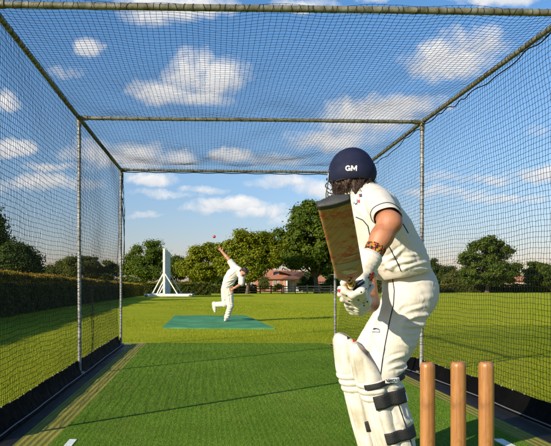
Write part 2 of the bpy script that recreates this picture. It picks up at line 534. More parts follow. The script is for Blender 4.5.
def outside_cage(x, y): return ~((x > -1.40) & (x < 2.42) & (y < 9.55)) & ~((y > 12.2) & (y < 16.9) & (x > -.95) & (x < 1.42))
Vg, Fg = grass_blades(330000, 3.4, 42, .020, .0022, outside_cage)
tag(mesh_np('grass', Vg, Fg, M_blade, smooth=False), 'short yellow green mown grass growing round the cage', 'grass', kind='stuff')

# ---- floor of the cage: rubber edge, faded older matting, green artificial turf, creases
def strip(name, pts, z, mat, th=0.0):
    mb = MB(); p = np.array(pts, float); n = len(p)
    V = np.r_[np.c_[p, np.full(n, z)], np.c_[p, np.full(n, z-0.02)]]
    mb.add(V[:n], np.array([list(range(n))]) if n in (3, 4) else np.array([[0, k, k+1] for k in range(1, n-1)]))
    mb.add(V, np.array([[k, k+n, (k+1) % n + n, (k+1) % n] for k in range(n)]))
    return tag(mb.build(name, mat), kind='structure')

def turf_mat():
    m, t, b, co = new_mat('artificial_turf')
    fine = t.noise(co, 160.0, 3.0, .7); mid = t.noise(co, 6.0, 4.0, .6); big = t.noise(co, .9, 3.0, .6)
    rib = t.node('ShaderNodeTexWave', wave_type='BANDS', bands_direction='X', wave_profile='SIN')
    t.l.new(co, rib.inputs['Vector']); rib.inputs['Scale'].default_value = 9.0; rib.inputs['Distortion'].default_value = .5; rib.inputs['Detail'].default_value = 2
    f = t.math('ADD', t.math('ADD', t.math('MULTIPLY', fine, .45), t.math('MULTIPLY', mid, .25)), t.math('ADD', t.math('MULTIPLY', big, .22), t.math('MULTIPLY', rib.outputs[1], .08)))
    tc_a = t.ramp(f, [(.3, (.045,.092,.006)), (.5, (.105,.20,.013)), (.72, (.19,.31,.03))])
    worn = t.maprange(t.noise(t.mapping(co, (1.6, .5, 1)), 1.3, 5, .62, .4), .50, .74)
    t.l.new(t.mix(t.math('MULTIPLY', worn, .5), tc_a, (.20, .185, .045, 1)), b.inputs['Base Color'])
    b.inputs['Roughness'].default_value = .8; b.inputs['Specular IOR Level'].default_value = .1
    bp = t.node('ShaderNodeBump'); bp.inputs['Strength'].default_value = .8; bp.inputs['Distance'].default_value = .012
    t.l.new(t.math('ADD', fine, t.math('MULTIPLY', rib.outputs[1], .25)), bp.inputs['Height']); t.l.new(bp.outputs[0], b.inputs['Normal'])
    return m
def worn_mat():
    m, t, b, co = new_mat('worn_matting')
    fine = t.noise(co, 120.0, 3.0, .7); mid = t.noise(co, 3.0, 5.0, .65)
    rib = t.node('ShaderNodeTexWave', wave_type='BANDS', bands_direction='X'); t.l.new(co, rib.inputs['Vector'])
    rib.inputs['Scale'].default_value = 7.5; rib.inputs['Distortion'].default_value = .8; rib.inputs['Detail'].default_value = 2
    f = t.math('ADD', t.math('MULTIPLY', fine, .35), t.math('ADD', t.math('MULTIPLY', mid, .45), t.math('MULTIPLY', rib.outputs[1], .13)))
    t.l.new(t.ramp(f, [(.26, (.09,.10,.014)), (.46, (.21,.20,.03)), (.66, (.32,.27,.055)), (.78, (.5,.34,.1))]), b.inputs['Base Color'])
    b.inputs['Roughness'].default_value = .85; b.inputs['Specular IOR Level'].default_value = .2
    bp = t.node('ShaderNodeBump'); bp.inputs['Strength'].default_value = .7; bp.inputs['Distance'].default_value = .01
    t.l.new(t.math('ADD', fine, t.math('MULTIPLY', rib.outputs[1], .7)), bp.inputs['Height']); t.l.new(bp.outputs[0], b.inputs['Normal'])
    return m
def rubber_mat():
    m, t, b, co = new_mat('black_rubber_sheet')
    n = t.noise(co, 3.5, 6.0, .65); n2 = t.noise(co, 40, 4, .6); st = t.noise(t.mapping(co, (14, 1.2, 1)), 1.5, 4, .6)
    f = t.math('ADD', t.math('MULTIPLY', n, .5), t.math('MULTIPLY', st, .5))
    t.l.new(t.ramp(f, [(.36, (.005,.005,.005)), (.55, (.012,.011,.010)), (.74, (.05,.042,.03))]), b.inputs['Base Color'])
    t.l.new(t.maprange(f, .3, .7, .42, .7), b.inputs['Roughness']); b.inputs['Specular IOR Level'].default_value = .2
    bp = t.node('ShaderNodeBump'); bp.inputs['Strength'].default_value = .5; bp.inputs['Distance'].default_value = .012
    t.l.new(t.math('ADD', st, t.math('MULTIPLY', n2, .4)), bp.inputs['Height']); t.l.new(bp.outputs[0], b.inputs['Normal'])
    return m
M_turf, M_worn, M_rub = turf_mat(), worn_mat(), rubber_mat()
def wall_x(y):   # foot of the right wall
    return np.interp(y, [0, 3.67, 4.84, 6.28, 9.1], [2.30, 2.32, 2.32, 2.25, 1.94])
strip('rubber_edging', [(-1.39, -1), (-1.12, -1), (-1.145, 9.2), (-1.36, 9.25)], .006, M_rub)
strip('rubber_edging', [(2.05, -1), (2.36, -1), (2.35, 4.84), (2.28, 6.28), (1.97, 9.2), (1.86, 9.2), (2.04, 6.2)], .006, M_rub)
strip('worn_matting', [(-1.135, -1), (-.90, -1), (-.93, 9.25), (-1.16, 9.25)], .011, M_worn)
strip('worn_matting', [(1.87, -1), (2.06, -1), (2.045, 6.2), (1.87, 9.25), (1.72, 9.25), (1.88, 6.2)], .011, M_worn)
strip('artificial_turf', [(-.91, -1), (1.895, -1), (1.90, 6.2), (1.80, 9.32), (-.945, 9.34)], .018, M_turf)
M_soil = mat_plain('sandy_soil', (.36, .27, .14), .9, .3, 9, .6, 60)
mb = MB()
for (x0, x1, y0, w) in ((-1.3, -.35, 9.42, .07), (-.2, .7, 9.40, .035), (1.0, 1.7, 9.41, .05)):
    xx = np.linspace(x0, x1, 14); dy = rng.uniform(.4, 1, 14) * w
    V = np.r_[np.c_[xx, y0 - dy*.5, np.full(14, .004)], np.c_[xx, y0 + dy, np.full(14, .004)]]
    mb.add(V, np.array([[k, k+1, k+15, k+14] for k in range(13)]))
tag(mb.build('bare_soil', M_soil), kind='structure')
M_line = mat_plain('white_line_paint', (.74, .75, .70), .8, .1, 30, .4, 150)
for (x, y0, y1, w) in ((-.81, 1.4, 3.635, .045), (1.765, 1.4, 3.645, .06)):
    strip('return_crease', [(x-w/2, y0), (x+w/2, y0), (x+w/2, y1), (x-w/2, y1)], .0225, M_line)
strip('popping_crease', [(-.78, 2.98), (1.73, 2.98), (1.73, 3.03), (-.78, 3.03)], .0225, M_line)

# pile of the turf
def pile(n):
    u = rng.random(n); y = 3.3 * (9.3/3.3) ** u; x = rng.uniform(-.92, 1.88, n)
    px = CX + x/y*F_PX; k = (px > -8) & (px < 560) & (x < np.interp(y, [6.2, 9.32], [1.88, 1.78])); x, y = x[k], y[k]; m = len(x)
    a = rng.uniform(0, 2*np.pi, m); h = rng.uniform(.003, .008, m); w = .0013 * (y/4)
    b0 = np.c_[x-np.cos(a)*w, y-np.sin(a)*w, np.full(m, .0175)]; b1 = np.c_[x+np.cos(a)*w, y+np.sin(a)*w, np.full(m, .0175)]
    tp = np.c_[x + rng.normal(0, .003, m), y + rng.normal(0, .003, m), .018 + h]
    return np.stack([b0, b1, tp], 1).reshape(-1, 3), np.arange(3*m).reshape(-1, 3)
M_pile = mat_leaf('turf_pile', [(.05,.10,.006), (.11,.21,.014), (.22,.35,.05)], .15, .45)
Vp, Fp = pile(300000)
tag(mesh_np('turf_pile', Vp, Fp, M_pile, smooth=False), 'short bright green plastic pile of the artificial turf in the cage', 'turf', kind='stuff')

# the bowler's mat on the lawn
mt = MB()
c_ = np.array([(-.92, 12.35), (1.38, 12.22), (1.07, 16.8), (-.90, 16.8)])
nxm, nym = 24, 40; V = []
for jj in range(nym+1):
    for ii in range(nxm+1):
        u, v = ii/nxm, jj/nym
        p = (1-u)*(1-v)*c_[0] + u*(1-v)*c_[1] + u*v*c_[2] + (1-u)*v*c_[3]
        V.append((p[0], p[1], float(gz(p[1])) + .024 + .004*math.sin(p[0]*7+p[1]*2) + .003*math.sin(p[1]*5)))
V = np.array(V); ii = np.arange(nxm)[None]; jj = np.arange(nym)[:, None]; w_ = nxm+1
mt.add(V, np.stack([jj*w_+ii, jj*w_+ii+1, (jj+1)*w_+ii+1, (jj+1)*w_+ii], -1).reshape(-1, 4))
ring = [k for k in range(w_)] + [k*w_+nxm for k in range(1, nym+1)] + [nym*w_+k for k in range(nxm-1, -1, -1)] + [k*w_ for k in range(nym-1, 0, -1)]
rv = V[ring]; rb = rv.copy(); rb[:, 2] -= .045; n_ = len(ring)
mt.add(np.r_[rv, rb], np.array([[k, k+n_, (k+1) % n_+n_, (k+1) % n_] for k in range(n_)]))
M_mat = mat_plain('green_mat', (.080, .260, .125), .85, .12, 2.2, .5, 90, col2=(.052, .195, .085), spec=.1)
tag(mt.build('bowling_mat', M_mat), 'flat bluish green mat laid on the lawn under the bowler', 'mat')

# ================================================================== the practice cage
M_tube = mat_plain('weathered_galvanised_tube', (.22, .21, .16), .5, .2, 14, .25, 70, metal=.25, col2=(.10, .095, .05))
M_post = mat_plain('grey_galvanised_post', (.25, .255, .25), .5, .25, 14, .25, 70, metal=.3, col2=(.15, .15, .14))
M_net = mat_plain('dark_net_cord', (.008, .009, .011), .85, .3, 20, spec=.1)
M_skirt = mat_plain('black_pvc_skirt', (.0028, .0027, .0025), .7, .4, 5, .5, 14, bdist=.03, spec=.04)
M_clip = mat_plain('dull_metal_clip', (.24, .22, .17), .5, .2, 40, metal=.5)
cage = empty('practice_cage', (.46, 6.4, 0))
tag(cage, 'open ended cricket practice net on a weathered steel tube frame with black skirt', 'practice net')
rT = .0190
corner = {('l', 0): (-1.33, 3.67, 2.672), ('r', 0): (2.27, 3.74, 2.650), ('l', 1): (-1.33, 6.24, 2.675), ('r', 1): (2.26, 6.30, 2.650),
          ('l', 2): (-1.30, 9.05, 2.66), ('r', 2): (2.26, 9.08, 2.62)}
foot = {('l', 0): (-1.33, 3.67), ('r', 0): (2.30, 3.74), ('l', 1): (-1.325, 6.24), ('r', 1): (2.25, 6.30), ('l', 2): (-1.30, 9.05), ('r', 2): (1.94, 9.08)}
def wob(a, b, n=24, amp=.004):
    a, b = np.array(a, float), np.array(b, float); tt = np.linspace(0, 1, n)[:, None]
    ph = rng.uniform(0, 6, 3); dev = np.stack([np.sin(tt[:,0]*5+ph[i])*amp for i in range(3)], -1) * np.sin(np.pi*tt)
    return a + tt*(b-a) + dev
lace = MB()
def lacing(a, b, step=.05, r=rT):
    a, b = np.array(a, float), np.array(b, float); L = np.linalg.norm(b-a); d = (b-a)/L
    ref = np.array([0, 0, 1.]) if abs(d[2]) < .9 else np.array([1., 0, 0]); u = nrm(np.cross(d, ref)); v = np.cross(d, u)
    for s_ in np.arange(step, L - step/2, step):
        c = a + d*(s_ + rng.normal(0, .008)); an = np.arange(9)*2*np.pi/9; tl = rng.normal(0, .35, 2)
        rr = r + .0035
        pts = c + rr*(np.cos(an)[:,None]*u + np.sin(an)[:,None]*v) + (np.cos(an)*tl[0]*r + np.sin(an)*tl[1]*r)[:,None]*d
        lace.tube(pts, .0017, 3, closed=True)
for k, f in foot.items():
    c = corner[k]
    top = (f[0] if k == ('r', 2) else c[0], c[1], c[2]-.02)
    m = MB(); m.tube(wob((f[0], f[1], 0.0), top, amp=.002), rT, 14)
    p = m.build('post', M_post, cage, True)
    fm = MB().lathe([(.0, .03), (.05, .03), (.055, .012), (.055, .0)], (f[0], f[1], .008), 14); fm.build('base_plate', M_tube, p, True)
    lacing((f[0], f[1], .15), top, .048)
    cm = MB(); q = np.array(c)
    cm.tube([q - (0, .06, 0), q + (0, .06, 0)], rT + .007, 12); 
    sgn = 1 if k[0] == 'l' else -1
    cm.tube([q, q + np.array((sgn*.09, 0, 0))], rT + .007, 12); cm.tube([q, q - np.array((0, 0, .09))], rT + .006, 12)
    if k == ('r', 2): cm.tube([np.array(top) - (0, 0, .06), np.array(top) + (0, 0, .05)], rT + .006, 12)
    cm.build('corner_clamp', M_tube, cage, True)
for i in range(3):
    a, b = corner[('l', i)], corner[('r', i)]
    MB().tube(wob(a, b, 30, .003), rT + (.002 if i == 0 else 0), 14).build('cross_bar', M_tube, cage, True)
    lacing(a, b, .05 if i != 1 else .12)
for s_ in 'lr':
    for i in range(2):
        a, b = corner[(s_, i)], corner[(s_, i+1)]
        MB().tube(wob(a, b, 30, .003), rT, 14).build('side_rail', M_tube, cage, True)
        lacing(a, b, .05)
lace.build('net_lacing', M_net, cage)

def net_panel(name, G, r, nvec, knots=True):
    """G (nu,nv,3) grid of knots; a three sided cord through every row and every column"""
    nu, nv, _ = G.shape; nvec = nrm(nvec); Vs = []; Fs = []; base = 0
    for axis in (0, 1):
        A = G if axis == 0 else G.transpose(1, 0, 2)     # strands run along first axis
        m, s_ = A.shape[:2]
        d = nrm(A[-1, 0] - A[0, 0]); sd = nrm(np.cross(d, nvec))
        V = np.stack([A + r*(math.cos(a)*nvec + math.sin(a)*sd) for a in (0.5, 2.594, 4.689)], 2)   # m,s,3,3
        idx = base + np.arange(m*s_*3).reshape(m, s_, 3)
        for k in range(3):
            k2 = (k+1) % 3
            Fs.append(np.stack([idx[:-1,:,k], idx[1:,:,k], idx[1:,:,k2], idx[:-1,:,k2]], -1).reshape(-1, 4))
        Vs.append(V.reshape(-1, 3)); base += m*s_*3
    Vs = [np.vstack(Vs)]; Fq = [np.vstack(Fs)]
    if knots:
        K = G.reshape(-1, 3); o = np.array([[1,0,0],[-1,0,0],[0,1,0],[0,-1,0],[0,0,1],[0,0,-1]])*r*2.1
        V = (K[:, None] + o[None]).reshape(-1, 3); b = base + 6*np.arange(len(K))[:, None, None]
        f = np.array([[0,2,4],[2,1,4],[1,3,4],[3,0,4],[2,0,5],[1,2,5],[3,1,5],[0,3,5]])[None]
        Vs.append(V); Fq.append((b + f).reshape(-1, 3))
    return mesh_np(name, np.vstack(Vs), Fq, M_net, cage, smooth=False)

def wavy(shape, amp, cells, seed):
    g = np.random.default_rng(seed); out = np.zeros(shape)
    i = np.linspace(0, 1, shape[0])[:, None]; j = np.linspace(0, 1, shape[1])[None]
    for _ in range(9):
        f = g.uniform(.4, cells, 2); out += np.sin(2*np.pi*(f[0]*i + g.uniform())) * np.sin(2*np.pi*(f[1]*j + g.uniform()))
    return amp * out / 2.2
cell = .0385; NR = .00140
# roof: draped over the bars, hanging a little between them
nu, nv = int(5.38/cell)+1, int(3.59/cell)+1
yy_ = np.linspace(3.67, 9.06, nu)[:, None]; xx_ = np.linspace(-1.33, 2.26, nv)[None]
bay = np.minimum(np.abs(np.sin(np.pi*(yy_-3.67)/2.57)), 1)
zr = np.interp(xx_, [-1.33, 2.26], [2.675, 2.648]) - .012*(yy_-3.67)/5.4 + .03 - (.030*bay + .032*np.sin(np.pi*(xx_+1.33)/3.59)*(.25+.75*bay))
G = np.stack([xx_ + 0*yy_ + wavy((nu, nv), .007, 4, 1), yy_ + 0*xx_ + .07*(xx_+1.33)/3.59*np.clip(1-(yy_-3.67)/2.6, 0, 1) + wavy((nu, nv), .007, 4, 2), zr + wavy((nu, nv), .012, 6, 3)], -1)
G += rng.normal(0, .0012, G.shape)
net_panel('roof_net', G, NR, (0, 0, 1))
def wall_net(side):
    nu = int(5.38/cell)+1; nv = int(2.52/cell)+1
    yb = np.linspace(3.68, 9.06, nu)[:, None]; vv = np.linspace(0, 1, nv)[None]
    ztop = np.interp(yb, [3.68, 6.27, 9.06], [2.672, 2.675, 2.66] if side == 'l' else [2.65, 2.65, 2.62])
    if side == 'l': xb = -1.345 + 0*yb; xt = np.interp(yb, [3.68, 9.06], [-1.335, -1.305]); sg = -1
    else: xb = wall_x(yb) + .01; xt = 2.262 + 0*yb; sg = 1
    z = .125 + (ztop - .125)*vv
    sh = vv[..., None]
    x = xb*(1-vv) + xt*vv + sg*.045*np.sin(np.pi*vv)*np.abs(np.sin(np.pi*(yb-3.67)/2.6)) + wavy((nu, nv), .009, 4, 11 if side == 'l' else 12)
    G = np.stack([x, yb + wavy((nu, nv), .007, 5, 13 + (side == 'r')) + 0*vv, z + wavy((nu, nv), .006, 5, 15 + (side == 'r'))*(np.sin(np.pi*vv)*.7+.3) - .015*np.abs(np.sin(np.pi*(yb-3.67)/.65))*(1-vv)], -1)
    G += rng.normal(0, .0015, G.shape)
    return net_panel('side_net', G, .00155, (1, 0, 0)), G[:, 0]
_, footL = wall_net('l'); _, footR = wall_net('r')
# spare net gathered into a bunch on the left wall and hanging at its far end; loose cords under the right rail
bun = MB()
for k in range(9):
    zz = np.linspace(.13, .95, 30); ph = rng.uniform(0, 6, 4); w = .018
    x = -1.36 + w*np.sin(zz*rng.uniform(4, 9)+ph[0])*rng.uniform(.3, 1); y = 7.1 + .05*np.sin(zz*1.4) + w*1.6*np.sin(zz*rng.uniform(3, 8)+ph[1])
    bun.tube(np.c_[x, y, zz], NR, 3, cap=False)
bun.build('net_gather', M_net, cage)
bun = MB()
for k in range(16):
    zb_ = rng.uniform(.9, 2.25) if k < 13 else .2
    zz = np.linspace(zb_, 2.62, 46); ph = rng.uniform(0, 6, 4); env = .005 + .016*np.exp(-((zz-2.2)/.3)**2)
    x = -1.272 + .022*np.sin((zz-1.2)*2.6+ph[3]*.15)*np.clip(2.62-zz, 0, .5)*2 + env*np.sin(zz*rng.uniform(4, 13)+ph[0]); y = 9.07 + env*np.sin(zz*rng.uniform(4, 11)+ph[1])
    bun.tube(np.c_[x, y, zz], .0019, 3, cap=False)
bun.build('net_gather', M_net, cage)
tc_ = MB()
for (a, b, sag, seed) in ((corner[('r', 0)], corner[('r', 1)], .025, 1), (corner[('r', 1)], corner[('r', 2)], .045, 2)):
    tt = np.linspace(0, 1, 60); g = np.random.default_rng(seed)
    p = np.outer(1-tt, a) + np.outer(tt, b)
    p[:, 2] -= .045 + sag*np.sin(np.pi*tt)**2 + .014*np.sin(tt*40 + 3*np.sin(tt*9)); p[:, 0] += -.01 + .012*np.sin(tt*31)
    tc_.tube(p, .0048, 5)
p = np.linspace(0, 1, 50)
q = np.outer(1-p, corner[('l', 2)]) + np.outer(p, corner[('r', 2)]); q[:, 2] -= .03 + .012*np.abs(np.sin(p*30)); q[:, 1] -= .02
tc_.tube(q, .007, 5)
tc_.build('tie_cord', M_net, cage)
# skirts
for side, ft in (('l', footL), ('r', footR)):
    sg = 1 if side == 'l' else -1
    n = 160; y = np.linspace(3.6, 9.1, n)
    xb = (np.full(n, -1.345) if side == 'l' else wall_x(y) + .012)
    wv = .007*np.sin(y*3.1) + .004*np.sin(y*8.7+1) + .002*np.sin(y*17)
    rows = []
    for v, inx, z in ((0, .0, .150), (.1, .006, .135), (.35, .012, .10), (.65, .03, .055), (.9, .055, .018), (1, .09, .0125)):
        rows.append(np.c_[xb + sg*(inx + wv*(v*(1.2-v))*1.6), y, z + .003*np.sin(y*5.3)*(1-v) + .002*np.sin(y*13)*(1-v)])
    V = np.array(rows); m_ = len(rows)
    idx = np.arange(m_*n).reshape(m_, n)
    Q = np.stack([idx[:-1,:-1], idx[1:,:-1], idx[1:,1:], idx[:-1,1:]], -1).reshape(-1, 4)
    o = mesh_np('skirt', V.reshape(-1, 3), Q, M_skirt, cage)
    sm = o.modifiers.new('thickness', 'SOLIDIFY'); sm.thickness = .004
    hem = MB().tube(np.c_[V[-2][:, 0] + sg*.012, y, V[-2][:, 2]+.004], .006, 6); hem.build('hem', mat_plain('grey_hem_%s' % side, (.10, .10, .10), .5), o, True)
    cl = MB()
    for yc in np.arange(3.75, 9.0, .165):
        k = np.argmin(abs(y-yc)); c = V[0][k]
        cl.lathe([(0, .008), (.004, .007), (.0055, .003), (.0055, -.003), (.004, -.007), (0, -.008)], c + (sg*.006, 0, .004), 8)
    cl.build('eyelets', M_clip, o, True)
# ================================================================== trees, hedges, house, fence, sight screen
M_bark = mat_plain('bark', (.10, .075, .05), .9, .4, 3, .8, 9, bdist=.05)
M_leafA = mat_leaf('leaf_lime_green', [(.066,.098,.005), (.165,.19,.009), (.275,.28,.018)], .36)
M_leafB = mat_leaf('leaf_mid_green', [(.036,.070,.008), (.075,.115,.011), (.135,.17,.018)], .32)
M_leafC = mat_leaf('leaf_dark_green', [(.028,.052,.009), (.055,.085,.012), (.095,.12,.016)], .28)
M_leafD = mat_leaf('leaf_olive', [(.05,.065,.012), (.09,.105,.016), (.14,.145,.022)], .3)
M_hedge = mat_leaf('hedge_leaf', [(.028,.045,.008), (.06,.075,.011), (.11,.11,.016)], .22)
M_tip = mat_leaf('hedge_tip_leaf', [(.20,.15,.012), (.36,.22,.02), (.50,.24,.05)], .35)
M_core = mat_plain('dense_twigs', (.022, .026, .010), .95, .3, 3)

def limb(mb, a, b, ra, rb, g, n=9, bend=.12):
    a, b = np.array(a, float), np.array(b, float); L = np.linalg.norm(b-a)
    tt = np.linspace(0, 1, n)[:, None]; off = g.normal(0, bend*L, 3) * np.array([1, 1, .4])
    p = a + tt*(b-a) + np.sin(np.pi*tt)*off + np.cumsum(g.normal(0, .012*L, (n, 3)), 0)*tt*(1-tt)*3
    mb.tube(p, ra + (rb-ra)*np.linspace(0, 1, n)**.8, 7, cap=False); return p

def tree(name, label, cat, d, trunk_px, blobs, mat, leaf, n_cl, n_leaf, trunk_r, seed, group=None, cl=.10, fork=.35, depth=.9, spread=1.0):
    """crown outline from ellipses measured on the photo, given real depth at the tree's own distance"""
    g = np.random.default_rng(seed); k = d / F_PX; n_leaf = int(n_leaf*2.4)
    base = np.array([(trunk_px - CX)*k, d, float(gz(d)) - .05])
    root = empty(name, base); tag(root, label, cat, group)
    E = []
    for (px, py, rx, ry) in blobs:
        c = P(px, py, d); c[1] += g.uniform(-.5, .5) * rx * k * depth
        E.append((c, np.array([rx, max(rx, ry)*depth, ry])*k))
    H = max(c[2]+r[2] for c, r in E) - base[2]
    vol = np.array([np.prod(r)**(2/3) for c, r in E]); vol /= vol.sum()
    # clump centres, kept apart, mostly near the outside of the crown
    cen = []; rad = []
    tries = 0
    while len(cen) < n_cl and tries < n_cl*30:
        tries += 1
        c, r = E[g.choice(len(E), p=vol)]
        u = g.normal(size=3); u /= np.linalg.norm(u); s = g.uniform(.35, .93) ** .5
        p = c + u*r*s; rc = cl*H*g.uniform(.55, 1.25)
        if all(np.linalg.norm((p-q)*np.array([1, 1, 1.2])) > .52*(rc+rr) for q, rr in zip(cen, rad)):
            cen.append(p); rad.append(rc)
    cen = np.array(cen); rad = np.array(rad)
    mid = np.mean([c for c, r in E], 0)
    cnt = np.maximum(20, (n_leaf * rad**2 / (rad**2).sum()).astype(int))
    ci = np.repeat(np.arange(len(cen)), cnt); m = len(ci)
    u = g.normal(size=(m, 3)); u /= np.linalg.norm(u, axis=1)[:, None]
    s = g.uniform(0, 1, m)**.45 * (1 + .5*np.clip(g.normal(size=m), 0, 2.3))
    pos = cen[ci] + u*(rad[ci]*s)[:, None]*np.array([1.15, 1.15, .72])*spread
    out = (pos - mid); out /= np.linalg.norm(out, axis=1)[:, None] + 1e-9
    N = u*.8 + out*.5 + np.array([0, 0, .55])
    V, Q = leaves(pos, N, leaf*.60, .7, .65, g)
    mesh_np('crown', V, Q, mat, root, smooth=False)
    mb = MB(); fz = base[2] + H*fork
    topc = np.array([mid[0], mid[1], fz]); lean = (topc - base) * np.array([.35, .35, 0])
    tp = base + np.array([lean[0], lean[1], H*fork])
    sp = np.linspace(0, 1, 12)[:, None]
    trunk = base + sp*(tp-base); rr = trunk_r*(1 - .35*sp[:, 0]); rr[0] *= 1.5; rr[1] *= 1.15
    mb.tube(trunk, rr, 12, cap=False)
    order = g.permutation(len(cen))[:max(9, len(cen)//5)]
    for q in order:
        s0 = g.uniform(.55, 1.0); a = base + s0*(tp-base)
        p = limb(mb, a, cen[q], trunk_r*g.uniform(.3, .5), trunk_r*.07, g)
        for _ in range(2):
            j = np.argsort(np.linalg.norm(cen - cen[q], axis=1))[g.integers(1, 5)] if len(cen) > 6 else q
            limb(mb, p[5], cen[j], trunk_r*.16, trunk_r*.04, g, 6)
    mb.build('trunk', M_bark, root, True)
    return root

TG = 'trees beyond the cricket field'
tree('broadleaf_tree', 'tallest tree, big dark green and rounded, its thick trunk by the pale fence', 'tree', 95, 317,
     [(310,236,27,31),(297,249,18,17),(326,246,22,28),(306,216,17,15),(293,260,14,7),(338,238,16,24),(318,206,13,8),(286,233,8,9),(303,263,14,5),(332,268,14,8)], M_leafB, .62, 150, 26000, .42, 3, TG, cl=.062, fork=.26)
tree('broadleaf_tree', 'wide lime green tree right behind the bowler, lower than the big dark tree', 'tree', 86, 247,
     [(250,252,24,20),(232,258,14,16),(264,251,17,15),(241,240,13,9),(262,241,14,9),(275,251,9,12),(268,261,11,6),(246,268,18,12),(230,270,13,9)], M_leafA, .50, 120, 20000, .26, 4, TG, cl=.085, fork=.25)
tree('broadleaf_tree', 'smaller rounded lime green tree between the sight screen and the bowler', 'tree', 90, 208,
     [(206,260,17,14),(193,266,11,13),(214,254,12,11),(201,249,11,6),(221,268,10,11),(205,272,18,9),(185,268,7,9)], M_leafA, .46, 100, 15000, .22, 5, TG, cl=.085, fork=.25)
tree('broadleaf_tree', 'airy tree with an open crown rising behind the left of the sight screen', 'tree', 112, 147,
     [(147,254,15,12),(136,262,11,11),(159,257,9,10),(146,270,19,8),(151,245,10,5),(130,268,6,8)], M_leafB, .52, 62, 8500, .24, 6, TG, cl=.10, fork=.4)
tree('broadleaf_tree', 'small dark tree showing just right of the white sight screen', 'tree', 122, 177,
     [(176,266,8,11),(183,270,8,10),(170,272,7,8)], M_leafC, .5, 40, 5000, .2, 7, TG, cl=.12, fork=.3)
for args in (('low spreading olive green tree behind the left net, middle of a row of three', 125, 80, [(80,265,18,9),(72,269,13,8),(90,266,12,9),(82,273,22,6)], 8),
             ('olive green tree left in the row of three behind the left net', 130, 58, [(57,270,14,8),(50,274,12,6),(64,268,9,7),(58,276,16,4)], 9),
             ('olive green tree right in the row of three, ending beside the far left post', 128, 104, [(103,269,13,9),(95,272,9,7),(111,272,8,7),(104,276,15,4)], 10)):
    lb, d, tx, bl, sd = args
    tree('broadleaf_tree', lb, 'tree', d, tx, bl, M_leafD, .52, 60, 7500, .22, sd, TG, cl=.11, fork=.3)
tree('feathery_shrub', 'tall feathery dark green bush rising behind the hedge at the left edge', 'bush', 27, 17,
     [(18,262,15,12),(6,266,12,12),(30,264,9,9),(14,252,10,8),(26,254,8,7),(18,272,20,7)], M_leafC, .17, 85, 12000, .06, 11, cl=.11, fork=.3, spread=1.15)
tree('broadleaf_tree', 'dark tree cut off by the left edge, reaching in above the feathery bush', 'tree', 33, -32,
     [(-14,222,15,13),(-12,244,16,13),(-30,232,18,20),(-28,208,16,14),(-34,255,16,10)], M_leafC, .26, 90, 12000, .22, 12, TG, cl=.085, fork=.3)
tree('broadleaf_tree', 'large spreading oak standing alone behind the right net', 'tree', 112, 487,
     [(485,250,13,11),(474,262,13,9),(500,260,14,11),(486,244,9,7),(463,256,7,4),(505,251,8,6),(488,274,25,9),(470,276,14,7),(508,274,10,9),(497,244,6,4),(516,268,5,5)], M_leafB, .58, 95, 15000, .35, 13, TG, cl=.085, fork=.3)
tree('broadleaf_tree', 'dark green tree at the right edge, right of the oak', 'tree', 120, 540,
     [(540,271,12,9),(533,276,8,7),(548,272,9,9),(541,279,13,6)], M_leafB, .52, 55, 8000, .24, 14, TG, cl=.11, fork=.3)
tree('broadleaf_tree', 'tree beyond the right edge of the picture, half cut off', 'tree', 116, 566,
     [(562,266,11,12),(574,268,12,12),(566,276,15,8)], M_leafC, .52, 50, 6000, .24, 15, TG, cl=.11, fork=.3)
tree('broadleaf_tree', 'rounded tree close behind the batsman, left of the oak, seen past his hip', 'tree', 128, 438,
     [(436,267,8,8),(431,272,9,8),(444,274,10,7),(428,279,12,6)], M_leafC, .52, 50, 7000, .22, 16, TG, cl=.12, fork=.3)
tree('bushy_shrub', 'low olive bush between the hip height tree and the oak on the right', 'bush', 122, 456,
     [(456,278,10,7),(450,281,8,5),(464,279,8,6)], M_leafD, .45, 30, 3800, .1, 17, cl=.16, fork=.3)
tree('bushy_shrub', 'dark bush under the big tree, left of its trunk', 'bush', 98, 307,
     [(307,281,7,6),(303,285,6,5),(310,286,6,5)], M_leafC, .32, 30, 3000, .06, 18, cl=.16, fork=.3)
tree('bushy_shrub', 'leafy shrub behind the fence, right of the big trunk', 'bush', 100, 330,
     [(328,284,6,5),(334,282,6,7),(323,287,5,4)], M_leafB, .32, 30, 3000, .06, 19, cl=.16, fork=.3)
tree('bushy_shrub', 'light green garden shrub beside the front porch of the brick bungalow', 'bush', 124, 278,
     [(278,286.5,4.5,2.6),(275,288,4,2)], M_leafA, .28, 18, 1500, .05, 20, cl=.2, fork=.3)
tree('bushy_shrub', 'small garden tree at the left end of the brick bungalow', 'bush', 120, 265,
     [(265,280,4,4),(264,285,5,4)], M_leafD, .3, 20, 1800, .06, 21, cl=.18, fork=.3)
tree('bushy_shrub', 'rounded shrub at the right end of the porch of the brick bungalow', 'bush', 122, 304,
     [(304,287,3.6,2.6),(306.5,288,2.5,2)], M_leafB, .28, 16, 1300, .05, 22, cl=.2, fork=.3)

